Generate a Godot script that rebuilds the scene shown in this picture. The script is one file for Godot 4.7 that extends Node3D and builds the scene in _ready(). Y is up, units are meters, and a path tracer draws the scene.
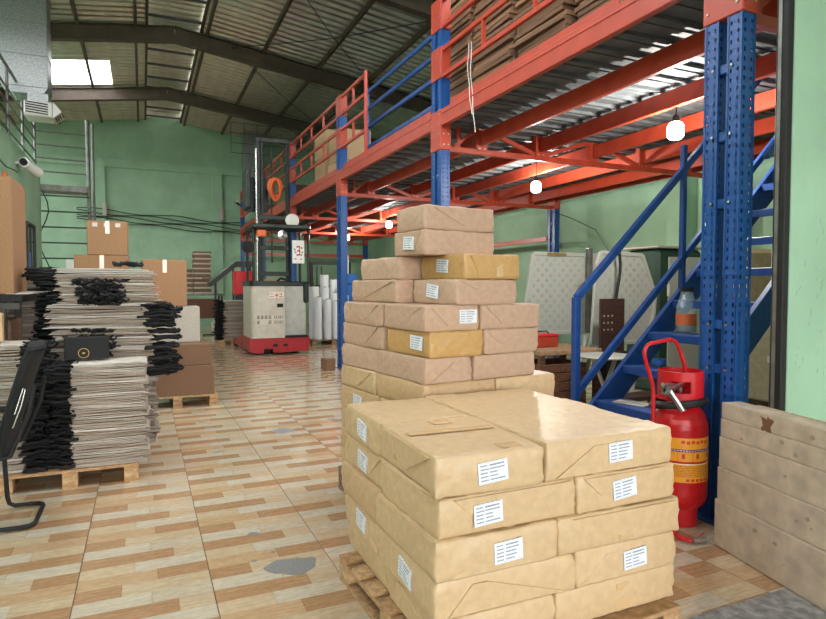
extends Node3D

var rng := RandomNumberGenerator.new()
var used := {}
var boxes := {}
var M := {}
var nz := FastNoiseLite.new()

# ---------------------------------------------------------------- mesh building
class MB:
	var v := PackedVector3Array()
	var n := PackedVector3Array()
	var uv := PackedVector2Array()
	func tri(a: Vector3, b: Vector3, c: Vector3) -> void:
		var q := (b - a).cross(c - a).normalized()
		v.append_array([a, c, b]); n.append_array([q, q, q]); uv.append_array([Vector2.ZERO, Vector2.ZERO, Vector2.ZERO])
	func quad(a: Vector3, b: Vector3, c: Vector3, d: Vector3, s := Vector2.ONE, o := Vector2.ZERO) -> void:
		# corners run counter-clockwise seen from outside, from the lower left
		var q := (c - a).cross(d - b).normalized()
		v.append_array([a, c, b, a, d, c]); n.append_array([q, q, q, q, q, q])
		var ua := o + Vector2(0, s.y); var ub := o + s; var uc := o + Vector2(s.x, 0); var ud := o
		uv.append_array([ua, uc, ub, ua, ud, uc])
	func quad_out(a: Vector3, b: Vector3, c: Vector3, d: Vector3, mid: Vector3) -> void:
		if (c - a).cross(d - b).dot((a + b + c + d) * 0.25 - mid) < 0.0: quad(d, c, b, a)
		else: quad(a, b, c, d)
	func tri_out(a: Vector3, b: Vector3, c: Vector3, mid: Vector3) -> void:
		if (b - a).cross(c - a).dot((a + b + c) / 3.0 - mid) < 0.0: tri(c, b, a)
		else: tri(a, b, c)
	func squad(p: Array, q: Array, u: Array) -> void:
		for i in [0, 2, 1, 0, 3, 2]:
			v.append(p[i]); n.append(q[i]); uv.append(u[i])
	func box(c: Vector3, s: Vector3, e := 0.0, bs := Basis.IDENTITY) -> MB:
		var h := s * 0.5
		e = minf(e, 0.45 * minf(s.x, minf(s.y, s.z)))
		var pt := func(ax: int, sg: Vector3) -> Vector3:
			var p := Vector3(sg.x * (h.x - e), sg.y * (h.y - e), sg.z * (h.z - e))
			p[ax] = sg[ax] * h[ax]
			return c + bs * p
		for i in 3:
			var j := (i + 1) % 3; var k := (i + 2) % 3
			for s0 in [-1.0, 1.0]:
				var l := []
				for t in [[-1, -1], [1, -1], [1, 1], [-1, 1]]:
					var g := Vector3.ZERO
					g[i] = s0; g[j] = t[0]; g[k] = t[1]
					l.append(pt.call(i, g))
				quad_out(l[0], l[1], l[2], l[3], c)
				if e > 0.0:
					for s1 in [-1.0, 1.0]:
						var g0 := Vector3.ZERO; g0[i] = s0; g0[j] = s1; g0[k] = -1
						var g1 := g0; g1[k] = 1
						quad_out(pt.call(i, g0), pt.call(i, g1), pt.call(j, g1), pt.call(j, g0), c)
		if e > 0.0:
			for a in [-1.0, 1.0]:
				for b in [-1.0, 1.0]:
					for d in [-1.0, 1.0]:
						var g := Vector3(a, b, d)
						tri_out(pt.call(0, g), pt.call(1, g), pt.call(2, g), c)
		return self
	func bar(p: Vector3, q: Vector3, w: float, h: float, e := 0.0, up := Vector3.UP) -> MB:
		var z := (q - p).normalized()
		if absf(z.dot(up)) > 0.98: up = Vector3.RIGHT
		var x := up.cross(z).normalized(); var y := z.cross(x)
		return box((p + q) * 0.5, Vector3(w, h, p.distance_to(q)), e, Basis(x, y, z))
	func tube(pts: Array, r: float, sides := 8, flat := 1.0, closed := false) -> MB:
		var rings := []; var nrm := []
		var up := Vector3.UP
		for i in pts.size():
			var a: Vector3 = pts[maxi(i - 1, 0)]; var b: Vector3 = pts[mini(i + 1, pts.size() - 1)]
			if closed: a = pts[posmod(i - 1, pts.size())]; b = pts[(i + 1) % pts.size()]
			var t := (b - a).normalized()
			if absf(t.dot(up)) > 0.95: up = Vector3.RIGHT if absf(t.x) < 0.9 else Vector3.FORWARD
			var x := up.cross(t).normalized(); up = t.cross(x).normalized()
			var ring := []; var rn := []
			for k in sides:
				var an := TAU * k / sides
				var o := x * cos(an) * flat + up * sin(an)
				ring.append(pts[i] + o * r); rn.append((x * cos(an) + up * sin(an) * flat).normalized())
			rings.append(ring); nrm.append(rn)
		var m := pts.size() if closed else pts.size() - 1
		for i in m:
			var i2 := (i + 1) % pts.size()
			for k in sides:
				var k2 := (k + 1) % sides
				squad([rings[i][k], rings[i][k2], rings[i2][k2], rings[i2][k]], [nrm[i][k], nrm[i][k2], nrm[i2][k2], nrm[i2][k]], [Vector2(k, i), Vector2(k + 1, i), Vector2(k + 1, i + 1), Vector2(k, i + 1)])
		if not closed:
			for e in [0, pts.size() - 1]:
				var mid: Vector3 = pts[e]
				var inside: Vector3 = pts[1] if e == 0 else pts[e - 1]
				for k in sides: tri_out(mid, rings[e][k], rings[e][(k + 1) % sides], inside)
		return self
	func lathe(prof: Array, segs := 20, at := Vector3.ZERO, from := 0.0, to := TAU) -> MB:
		# prof: Vector2(radius, y) from bottom to top
		var ln := 0.0
		for i in prof.size() - 1: ln += prof[i].distance_to(prof[i + 1])
		var run := 0.0
		for i in prof.size() - 1:
			var a: Vector2 = prof[i]; var b: Vector2 = prof[i + 1]
			var d := (b - a).normalized(); var nn := Vector2(d.y, -d.x)
			var v0 := 1.0 - run / ln; run += a.distance_to(b); var v1 := 1.0 - run / ln
			for k in segs:
				var t0 := from + (to - from) * k / segs; var t1 := from + (to - from) * (k + 1) / segs
				var c0 := Vector3(cos(t0), 0, -sin(t0)); var c1 := Vector3(cos(t1), 0, -sin(t1))
				squad([at + c0 * a.x + Vector3.UP * a.y, at + c1 * a.x + Vector3.UP * a.y, at + c1 * b.x + Vector3.UP * b.y, at + c0 * b.x + Vector3.UP * b.y],
					[c0 * nn.x + Vector3.UP * nn.y, c1 * nn.x + Vector3.UP * nn.y, c1 * nn.x + Vector3.UP * nn.y, c0 * nn.x + Vector3.UP * nn.y],
					[Vector2(float(k) / segs, v0), Vector2((k + 1.0) / segs, v0), Vector2((k + 1.0) / segs, v1), Vector2(float(k) / segs, v1)])
		return self
	func prism(poly: Array, base: Vector3, ax: Vector3, ay: Vector3, depth: Vector3) -> MB:
		# an outline in the plane (ax, ay), pushed along depth
		var pp := PackedVector2Array(poly)
		var ids := Geometry2D.triangulate_polygon(pp)
		var P3 := []; var mid := Vector3.ZERO
		for p in poly: P3.append(base + ax * p.x + ay * p.y); mid += P3[-1]
		mid = mid / poly.size() + depth * 0.5
		var ref := depth.normalized()
		for i in range(0, ids.size(), 3):
			var a: Vector3 = P3[ids[i]]; var b: Vector3 = P3[ids[i + 1]]; var c: Vector3 = P3[ids[i + 2]]
			if (b - a).cross(c - a).dot(ref) > 0.0: tri(a, c, b); tri(a + depth, b + depth, c + depth)
			else: tri(a, b, c); tri(a + depth, c + depth, b + depth)
		var area := 0.0
		for i in poly.size(): area += poly[i].cross(poly[(i + 1) % poly.size()])
		var flip := (ax.cross(ay).dot(depth) * area) < 0.0
		for i in poly.size():
			var j := (i + 1) % poly.size()
			if flip: quad(P3[j], P3[i], P3[i] + depth, P3[j] + depth)
			else: quad(P3[i], P3[j], P3[j] + depth, P3[i] + depth)
		return self
	func done() -> ArrayMesh:
		var a := []; a.resize(Mesh.ARRAY_MAX)
		a[Mesh.ARRAY_VERTEX] = v; a[Mesh.ARRAY_NORMAL] = n; a[Mesh.ARRAY_TEX_UV] = uv
		var m := ArrayMesh.new()
		m.add_surface_from_arrays(Mesh.PRIMITIVE_TRIANGLES, a)
		return m

# ---------------------------------------------------------------- nodes
func numbered(called: String) -> String:
	var k: int = used.get(called, 0)
	used[called] = k + 1
	return called if k == 0 else "%s_%03d" % [called, k]

func thing(called: String, label: String, category: String, at := Vector3.ZERO, group := "", turn := 0.0) -> Node3D:
	var o := Node3D.new()
	o.name = numbered(called); add_child(o)
	o.position = at; o.rotation.y = turn
	o.set_meta("label", label); o.set_meta("category", category)
	if group: o.set_meta("group", group)
	return o

func part(parent: Node, called: String, mesh: Mesh, m: Material, at := Vector3.ZERO, rot := Vector3.ZERO) -> MeshInstance3D:
	var o := MeshInstance3D.new()
	o.name = called; o.mesh = mesh; o.material_override = m
	o.position = at; o.rotation = rot
	parent.add_child(o, true)
	return o

func single(called: String, label: String, category: String, mesh: Mesh, m: Material, at := Vector3.ZERO, group := "", rot := Vector3.ZERO) -> MeshInstance3D:
	var o := part(self, numbered(called), mesh, m, at, rot)
	o.set_meta("label", label); o.set_meta("category", category)
	if group: o.set_meta("group", group)
	return o

func struct(called: String, mesh: Mesh, m: Material, at := Vector3.ZERO) -> MeshInstance3D:
	var o := part(self, called, mesh, m, at)
	o.set_meta("kind", "structure"); o.set_meta("label", called.replace("_", " ") + " of the workshop hall")
	return o

func bx(x: float, y: float, z: float, e := 0.0) -> ArrayMesh:
	var k := "%.4f %.4f %.4f %.4f" % [x, y, z, e]
	if not boxes.has(k): boxes[k] = MB.new().box(Vector3.ZERO, Vector3(x, y, z), e).done()
	return boxes[k]

# ---------------------------------------------------------------- materials
func ntex(freq: float, lo: float, hi: float, sd: int, octaves := 4, size := 256, kind := FastNoiseLite.TYPE_SIMPLEX_SMOOTH) -> NoiseTexture2D:
	var f := FastNoiseLite.new()
	f.noise_type = kind; f.frequency = freq; f.seed = sd; f.fractal_octaves = octaves
	var t := NoiseTexture2D.new()
	t.width = size; t.height = size; t.seamless = true; t.noise = f
	var g := Gradient.new()
	g.set_color(0, Color(lo, lo, lo)); g.set_color(1, Color(hi, hi, hi))
	t.color_ramp = g
	return t

func nnorm(freq: float, bump: float, sd: int, kind := FastNoiseLite.TYPE_SIMPLEX_SMOOTH, size := 256, octaves := 4) -> NoiseTexture2D:
	var f := FastNoiseLite.new()
	f.noise_type = kind; f.frequency = freq; f.seed = sd; f.fractal_octaves = octaves
	var t := NoiseTexture2D.new()
	t.width = size; t.height = size; t.seamless = true; t.noise = f; t.as_normal_map = true; t.bump_strength = bump
	return t

func mat(called: String, c: Color, rough := 0.7, metal := 0.0, tex: Texture2D = null, scale := 1.0, nrm: Texture2D = null, nscale := 1.0, world := false) -> StandardMaterial3D:
	var m := StandardMaterial3D.new()
	m.resource_name = called; m.albedo_color = c; m.roughness = rough; m.metallic = metal
	if tex: m.albedo_texture = tex
	if nrm: m.normal_enabled = true; m.normal_texture = nrm; m.normal_scale = nscale
	if tex or nrm:
		m.uv1_triplanar = true; m.uv1_world_triplanar = world
		m.uv1_scale = Vector3.ONE * scale
	M[called] = m
	return m

func uvmat(called: String, im: Image, rough := 0.7, cut := false) -> StandardMaterial3D:
	var m := StandardMaterial3D.new()
	m.resource_name = called; m.roughness = rough
	m.albedo_texture = ImageTexture.create_from_image(im)
	if cut: m.transparency = BaseMaterial3D.TRANSPARENCY_ALPHA_SCISSOR; m.alpha_scissor_threshold = 0.5; m.cull_mode = BaseMaterial3D.CULL_DISABLED
	M[called] = m
	return m

func img(w: int, h: int, c: Color) -> Image:
	var i := Image.create_empty(w, h, false, Image.FORMAT_RGBA8)
	i.fill(c)
	return i

func c8(r: int, g: int, b: int) -> Color:
	return Color8(r, g, b)

func tile_image(sd: int) -> Image:
	# printed wood-strip pattern of one glazed floor tile: five strips, each of two lengths
	var dark := c8(172, 136, 101); var tan := c8(190, 160, 124); var light := c8(194, 173, 142); var pale := c8(195, 184, 163); var pale2 := c8(192, 178, 154)
	var rows := [[dark, 0.74, light], [light, 0.42, pale], [tan, 0.6, dark], [dark, 0.33, light], [pale, 0.55, pale2]]
	var s := 320
	var im := img(s, s, pale)
	var f := FastNoiseLite.new(); f.seed = sd; f.frequency = 0.03; f.fractal_octaves = 4
	for y in s:
		var r: int = mini(y * 5 / s, 4)
		for x in s:
			var left: bool = x < rows[r][1] * s
			var c: Color = rows[r][0] if left else rows[r][2]
			var g := f.get_noise_3d(x * 0.35, y * 4.0, r * 37.0 + (0.0 if left else 500.0)) * 0.07 + f.get_noise_2d(x * 1.3 + 900.0, y * 1.3) * 0.035
			if absf(x - rows[r][1] * s) < 1.2 or y % 64 == 0: g -= 0.05
			im.set_pixel(x, y, Color(c.r + g, c.g + g, c.b + g * 0.9))
	return im

func label_image(sd: int) -> Image:
	var im := img(96, 64, c8(222, 226, 230))
	rng.seed = sd
	var ink := c8(112, 120, 140)
	im.fill_rect(Rect2i(3, 3, 90, 1), c8(170, 176, 188)); im.fill_rect(Rect2i(3, 60, 90, 1), c8(170, 176, 188))
	im.fill_rect(Rect2i(34, 3, 1, 58), c8(176, 182, 194))
	for r in 5:
		var y := 8 + r * 11
		var x := 7
		while x < 30:
			var w := rng.randi_range(2, 5); im.fill_rect(Rect2i(x, y, w, 4), ink); x += w + 1
		x = 38
		var stop := rng.randi_range(58, 90)
		while x < stop:
			var w := rng.randi_range(2, 6); im.fill_rect(Rect2i(x, y, w, 4 if r else 5), ink); x += w + 1
	return im

func make_materials() -> void:
	var grain := ntex(0.02, 0.86, 1.0, 3)
	var blotch := ntex(0.012, 0.78, 1.0, 5)
	var fine := ntex(0.09, 0.88, 1.0, 8)
	var crumple := creases()
	var kraft := ntex(0.05, 0.91, 1.0, 4)
	var soft := nnorm(0.05, 4.0, 12)
	var streak := ntex(0.03, 0.7, 1.0, 21, 5)
	mat("kraft_gold", c8(208, 178, 136), 0.42, 0.0, kraft, 1.3, crumple, 0.42)
	mat("kraft_tan", c8(201, 168, 126), 0.5, 0.0, kraft, 1.7, crumple, 0.42)
	mat("kraft_pink", c8(192, 160, 134), 0.62, 0.0, kraft, 1.5, crumple, 0.4)
	mat("kraft_amber", c8(196, 156, 98), 0.4, 0.0, kraft, 1.4, crumple, 0.42)
	mat("tape", c8(203, 171, 127), 0.2)
	mat("carton", c8(158, 118, 82), 0.75, 0.0, fine, 2.0)
	mat("carton_dark", c8(128, 96, 72), 0.8, 0.0, fine, 2.0)
	mat("carton_pale", c8(205, 172, 130), 0.75, 0.0, fine, 2.0)
	mat("carton_gray", c8(190, 182, 168), 0.8, 0.0, fine, 2.0)
	mat("clear_tape", c8(214, 200, 180), 0.15)
	mat("paper_white", c8(206, 198, 186), 0.6, 0.0, grain, 2.5)
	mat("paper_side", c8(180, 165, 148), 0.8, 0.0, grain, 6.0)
	mat("ribbon", c8(11, 11, 13), 0.85)
	mat("pallet_wood", c8(214, 176, 128), 0.75, 0.0, streak, 3.0, soft, 0.5)
	mat("pallet_wood_b", c8(198, 156, 110), 0.75, 0.0, streak, 2.6, soft, 0.5)
	mat("pallet_old", c8(150, 124, 104), 0.85, 0.0, streak, 3.0, soft, 0.6)
	mat("wall_green", c8(157, 194, 161), 0.75, 0.0, ntex(0.006, 0.9, 1.0, 31, 5, 512), 0.35, soft, 0.12, true)
	mat("roof_metal", c8(208, 204, 184), 0.3, 0.7, ntex(0.02, 0.82, 1.0, 40), 0.5)
	mat("rafter_paint", c8(92, 78, 64), 0.6, 0.1, blotch, 0.8)
	mat("galvanised", c8(168, 172, 172), 0.35, 0.75, ntex(0.05, 0.8, 1.0, 44), 1.5)
	mat("rack_orange", c8(186, 68, 44), 0.38, 0.0, ntex(0.02, 0.9, 1.0, 50), 0.8)
	mat("rack_blue", c8(24, 78, 144), 0.36, 0.0, ntex(0.02, 0.9, 1.0, 51), 0.8)
	mat("stair_blue", c8(24, 74, 146), 0.4, 0.0, ntex(0.03, 0.85, 1.0, 52), 1.0)
	mat("deck_metal", c8(108, 113, 116), 0.65, 0.15, blotch, 1.2)
	mat("bolt", c8(180, 176, 160), 0.3, 0.9)
	mat("steel_dark", c8(62, 60, 56), 0.5, 0.4)
	mat("steel_gray", c8(128, 128, 122), 0.45, 0.6, blotch, 2.0)
	mat("jamb", c8(34, 32, 30), 0.6, 0.2, streak, 2.0)
	mat("concrete", c8(176, 174, 170), 0.85, 0.0, ntex(0.02, 0.62, 1.0, 60, 5, 512), 1.2, nnorm(0.06, 6.0, 61), 0.5, true)
	mat("mortar", c8(148, 147, 145), 0.9, 0.0, ntex(0.06, 0.7, 1.0, 63), 6.0)
	mat("grout", c8(110, 92, 74), 0.9)
	mat("tile_far", c8(212, 188, 156), 0.12)
	mat("board", c8(202, 182, 159), 0.72, 0.0, ntex(0.012, 0.82, 1.0, 70, 5, 512), 1.1)
	mat("board_edge", c8(206, 176, 138), 0.8, 0.0, streak, 4.0)
	mat("stain", c8(112, 78, 56), 0.6)
	mat("scuff", c8(152, 134, 114), 0.8)
	mat("red_paint", c8(196, 22, 30), 0.28, 0.0, ntex(0.03, 0.88, 1.0, 72), 3.0)
	mat("rubber", c8(26, 26, 26), 0.55)
	mat("chrome", c8(190, 190, 188), 0.2, 0.9)
	mat("black_plastic", c8(13, 13, 15), 0.75)
	mat("black_fabric", c8(20, 21, 22), 0.9)
	mat("white_paint", c8(222, 222, 214), 0.45)
	mat("cream", c8(205, 198, 180), 0.4, 0.0, ntex(0.02, 0.9, 1.0, 74), 1.0)
	mat("fork_gray", c8(186, 186, 178), 0.4, 0.0, ntex(0.02, 0.9, 1.0, 74), 1.0)
	mat("fork_red", c8(176, 34, 40), 0.4, 0.0, grain, 1.0)
	mat("mast_steel", c8(52, 58, 54), 0.35, 0.5, blotch, 1.5)
	mat("film_roll", c8(216, 220, 222), 0.3)
	mat("card_core", c8(150, 120, 90), 0.8)
	mat("machine_blue", c8(36, 96, 170), 0.45)
	mat("machine_red", c8(206, 30, 36), 0.4)
	mat("dark_wood", c8(72, 42, 36), 0.6, 0.0, streak, 2.0)
	mat("crate_wood", c8(120, 78, 56), 0.75, 0.0, streak, 3.0)
	mat("table_wood", c8(186, 150, 112), 0.6, 0.0, streak, 2.0)
	mat("green_cabinet", c8(38, 66, 52), 0.5)
	mat("beige", c8(176, 158, 122), 0.7, 0.0, grain, 1.5)
	mat("olive_bin", c8(128, 124, 96), 0.6, 0.0, grain, 2.0)
	mat("panel_gray", c8(178, 180, 172), 0.5, 0.1)
	mat("bottle_blue", c8(70, 100, 130), 0.15)
	mat("orange_label", c8(214, 108, 60), 0.5)
	mat("gold", c8(170, 140, 80), 0.4, 0.6)
	mat("window_glass", c8(46, 62, 58), 0.08)
	mat("poster_blue", c8(70, 110, 176), 0.5)
	mat("orange_hose", c8(226, 106, 48), 0.45)
	mat("wire", c8(40, 52, 44), 0.7)
	mat("white_string", c8(226, 222, 214), 0.7)
	mat("vent_dark", c8(30, 32, 34), 0.7)
	mat("green_ribbon", c8(12, 24, 19), 0.85)
	var g := mat("clear_plastic", Color(0.85, 0.92, 0.95, 0.25), 0.08)
	g.transparency = BaseMaterial3D.TRANSPARENCY_ALPHA
	var s := mat("skylight_sheet", Color(1, 1, 1, 0.12), 0.2)
	s.transparency = BaseMaterial3D.TRANSPARENCY_ALPHA
	var l := mat("bulb_glow", c8(255, 252, 244), 0.4)
	l.emission_enabled = true; l.emission = c8(255, 250, 240); l.emission_energy_multiplier = 9.0
	for k in 3:
		var t := uvmat("tile_%d" % k, tile_image(100 + k), 0.13)
		t.metallic_specular = 0.55
	for k in 3: uvmat("label_%d" % k, label_image(k + 5), 0.6)
	# uprights with two rows of slots, and the punched grey panels: the holes are cut through
	var up := img(64, 32, c8(24, 78, 144))
	for cx in [16, 48]: up.fill_rect(Rect2i(cx - 4, 9, 8, 14), Color(0, 0, 0, 0))
	uvmat("upright_blue", up, 0.36, true)
	var pf := img(128, 128, c8(178, 180, 172))
	for o in [[0, 0], [64, 64]]:
		for d in [[32, 14], [32, 50], [14, 32], [50, 32]]:
			for y in range(-8, 9):
				for x in range(-8, 9):
					if absi(x) + absi(y) <= 9: pf.set_pixel(posmod(o[0] + d[0] + x, 128), posmod(o[1] + d[1] + y, 128), Color(0, 0, 0, 0))
	uvmat("punched_gray", pf, 0.5, true)
	# extinguisher wrap-around label
	var ex := img(192, 160, c8(232, 158, 40))
	rng.seed = 4
	for k in 7: ex.fill_rect(Rect2i(64 + k * 16, 8 + (k % 2) * 2, 11, 11), c8(206, 60, 34))
	ex.fill_rect(Rect2i(0, 40, 192, 9), c8(96, 48, 110))
	for k in 20: ex.fill_rect(Rect2i(6 + k * 9, 43, 6, 3), c8(220, 200, 220))
	ex.fill_rect(Rect2i(0, 84, 192, 8), c8(190, 28, 34))
	ex.fill_rect(Rect2i(0, 92, 192, 3), c8(240, 232, 220))
	for k in 4: ex.fill_rect(Rect2i(20 + k * 46, 56, 10, 18), c8(200, 50, 36)); ex.fill_rect(Rect2i(8 + k * 46, 50, 1, 34), c8(150, 90, 30))
	ex.fill_rect(Rect2i(8, 98, 20, 44), c8(90, 60, 120))
	for k in 4: ex.fill_rect(Rect2i(11, 101 + k * 10, 14, 6), c8(226, 214, 230))
	for k in 7:
		var x := 34
		while x < 178:
			var w := rng.randi_range(3, 9); ex.fill_rect(Rect2i(x, 100 + k * 6, w, 3), c8(178, 96, 30)); x += w + 2
	for k in 6: ex.fill_rect(Rect2i(80 + k * 16, 146, 11, 10), c8(204, 54, 34))
	uvmat("extinguisher_label", ex, 0.35)
	# truck rear plate: red maker's mark and black load lettering
	uvmat("truck_logo", strokes(96, 40, c8(226, 218, 204), c8(200, 26, 34), [[6, 10, 20, 4], [2, 28, 28, 4], [36, 12, 22, 3], [34, 20, 26, 4], [46, 10, 4, 24], [40, 32, 8, 3], [66, 10, 20, 4], [78, 12, 4, 20], [62, 30, 30, 4]]), 0.5)
	var weight_marks := []
	for r in 2:
		for k in 4:
			if r == 1 and k in [1, 2]: continue
			var x0 := 4 + k * 26; var y0 := 4 + r * 34
			weight_marks.append_array([[x0, y0, 20, 3], [x0, y0 + 8, 20, 3], [x0 + 8, y0, 4, 22], [x0, y0 + 19, 20, 3], [x0 + 1, y0 + 12, 3, 8]])
		for k in 5: weight_marks.append_array([[122 + k * 14, 6 + r * 34, 9, 3], [122 + k * 14, 6 + r * 34, 3, 19], [122 + k * 14, 22 + r * 34, 9, 3]] if k != 2 else [[122 + k * 14, 6 + r * 34, 3, 19], [130 + k * 14, 6 + r * 34, 3, 19]])
	uvmat("truck_load", strokes(194, 64, c8(205, 198, 180), c8(30, 30, 30), weight_marks), 0.5)
	uvmat("sign_three", strokes(64, 84, c8(236, 236, 232), c8(206, 40, 84), [[22, 20, 22, 6], [38, 20, 6, 36], [26, 35, 16, 6], [22, 50, 22, 6], [10, 66, 12, 4], [44, 66, 8, 5]]), 0.5)
	var leaf: Image = M["sign_three"].albedo_texture.get_image()
	for q in [[8, 30], [48, 24], [12, 40], [50, 40], [46, 50]]: leaf.fill_rect(Rect2i(q[0], q[1], 9, 7), c8(96, 160, 84))
	M["sign_three"].albedo_texture = ImageTexture.create_from_image(leaf)

func creases() -> NoiseTexture2D:
	# faceted wrinkles of stiff wrapping paper
	var f := FastNoiseLite.new()
	f.noise_type = FastNoiseLite.TYPE_CELLULAR; f.seed = 11; f.frequency = 0.012; f.fractal_octaves = 3
	f.cellular_return_type = FastNoiseLite.RETURN_DISTANCE2_SUB; f.domain_warp_enabled = true; f.domain_warp_amplitude = 40.0; f.domain_warp_frequency = 0.008
	var t := NoiseTexture2D.new()
	t.width = 512; t.height = 512; t.seamless = true; t.noise = f; t.as_normal_map = true; t.bump_strength = 6.0
	return t

func strokes(w: int, h: int, bg: Color, ink: Color, list: Array) -> Image:
	var im := img(w, h, bg)
	for r in list: im.fill_rect(Rect2i(r[0], r[1], r[2], r[3]), ink)
	return im

func roof_y(x: float) -> float:
	return 7.45 - 0.135 * absf(x - 0.75)

func _ready() -> void:
	# ---------------- camera, sky, exposure
	var cam := Camera3D.new()
	cam.name = "camera"; cam.fov = 54.2; cam.near = 0.05; cam.far = 200.0
	cam.position = Vector3(0, 1.45, 0)
	cam.rotation_degrees = Vector3(-2.168, -24.05, 0)
	add_child(cam); cam.current = true
	var we := WorldEnvironment.new(); we.name = "environment"
	var env := Environment.new()
	var sky := Sky.new(); var sm := ProceduralSkyMaterial.new()
	sm.sky_top_color = c8(236, 238, 242); sm.sky_horizon_color = c8(240, 240, 240)
	sm.ground_bottom_color = c8(120, 118, 112); sm.ground_horizon_color = c8(190, 190, 186)
	sky.sky_material = sm
	env.background_mode = Environment.BG_SKY; env.sky = sky
	env.background_energy_multiplier = SKY_ENERGY
	env.ambient_light_source = Environment.AMBIENT_SOURCE_SKY
	env.tonemap_mode = Environment.TONE_MAPPER_LINEAR; env.tonemap_exposure = EXPOSURE
	env.sdfgi_enabled = true; env.ssao_enabled = true; env.ssil_enabled = true
	we.environment = env; add_child(we)
	rng.seed = 7; nz.seed = 9; nz.frequency = 1.0; nz.fractal_octaves = 3
	make_materials()
	# ---------------- structure
	make_floor(); make_walls(); make_roof()
	make_mezzanine()
	make_stairs()
	# ---------------- objects
	make_near_stack(); make_far_stack()
	make_boards(); make_extinguisher()
	make_bag_pallet(); make_left_side(); make_cartons()
	make_truck(); make_far_things(); make_under_mezzanine(); make_deck_goods()
	make_lamps(); make_ducts()

const SKY_ENERGY := 11.0
const EXPOSURE := 1.0

func make_floor() -> void:
	var base := struct("floor", bx(16.4, 0.2, 21.9), M.grout, Vector3(0.9, -0.108, -12.65))
	base.set_meta("label", "glazed tile floor printed with tan wood strips")
	var tm := MB.new()
	var h := Vector3(0.2985, 0.004, 0.2995)
	tm.quad(Vector3(-h.x, 0, h.z), Vector3(h.x, 0, h.z), Vector3(h.x, 0, -h.z), Vector3(-h.x, 0, -h.z))
	for s in [-1.0, 1.0]:
		tm.quad_out(Vector3(s * h.x, 0, -h.z), Vector3(s * h.x, 0, h.z), Vector3(s * h.x, -0.008, h.z), Vector3(s * h.x, -0.008, -h.z), Vector3(0, -0.004, 0))
		tm.quad_out(Vector3(-h.x, 0, s * h.z), Vector3(h.x, 0, s * h.z), Vector3(h.x, -0.008, s * h.z), Vector3(-h.x, -0.008, s * h.z), Vector3(0, -0.004, 0))
	var tile := tm.done()
	var turned := [1, 0, 1, 0, 0, 1, 0, 1, 0]
	rng.seed = 40
	for c in 9:
		for r in 33:
			var at := Vector3(-2.119 + 0.6015 * c + 0.30075, 0, -2.07 - 0.6 * r) - base.position
			var t := part(base, "tile", tile, M["tile_%d" % rng.randi_range(0, 2)], at)
			if turned[c]: t.rotation.y = PI
	var rest := MB.new()
	for c in range(-9, 26):
		for r in range(0, 36):
			if c >= 0 and c < 9 and r < 33: continue
			var x := -2.119 + 0.6015 * c + 0.30075; var z := -2.07 - 0.6 * r
			if x < -7.0 or x > 8.6 or z < -23.6: continue
			rest.quad(Vector3(x - h.x, 0, z + h.z) - base.position, Vector3(x + h.x, 0, z + h.z) - base.position, Vector3(x + h.x, 0, z - h.z) - base.position, Vector3(x - h.x, 0, z - h.z) - base.position)
	var ro := part(base, "tile_field", rest.done(), M.tile_0)
	ro.set_meta("kind", "stuff"); ro.set_meta("label", "farther floor tiles of the same print")
	# chips in the glaze, filled with grey mortar
	for q in [[0.685, -3.077, 0.13, 0.1, 3], [0.568, -3.575, 0.03, 0.025, 4], [0.628, -3.285, 0.012, 0.012, 6], [0.517, -3.215, 0.012, 0.012, 9], [1.264, -6.038, 0.11, 0.1, 5], [0.589, -6.481, 0.04, 0.03, 7], [0.58, -5.497, 0.05, 0.02, 8], [1.871, -6.371, 0.06, 0.03, 2], [0.557, -6.796, 0.03, 0.02, 1]]:
		var poly := []
		for k in 22:
			var a := TAU * k / 22.0
			var rr := 1.0 + 0.32 * nz.get_noise_2d(cos(a) * 1.1 + q[4] * 7.0, sin(a) * 1.1)
			poly.append(Vector2(cos(a) * q[2] * rr, sin(a) * q[3] * rr))
		part(base, "mortar_patch", MB.new().prism(poly, Vector3.ZERO, Vector3.RIGHT, Vector3.FORWARD, Vector3.UP * 0.0012).done(), M.mortar, Vector3(q[0], 0.0002, q[1]) - base.position)
	var ap := struct("floor_apron", bx(30.0, 0.2, 16.0, 0.004), M.concrete, Vector3(0.0, -0.097, 6.12))
	ap.set_meta("label", "bare concrete apron before the hall entrance")

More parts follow.
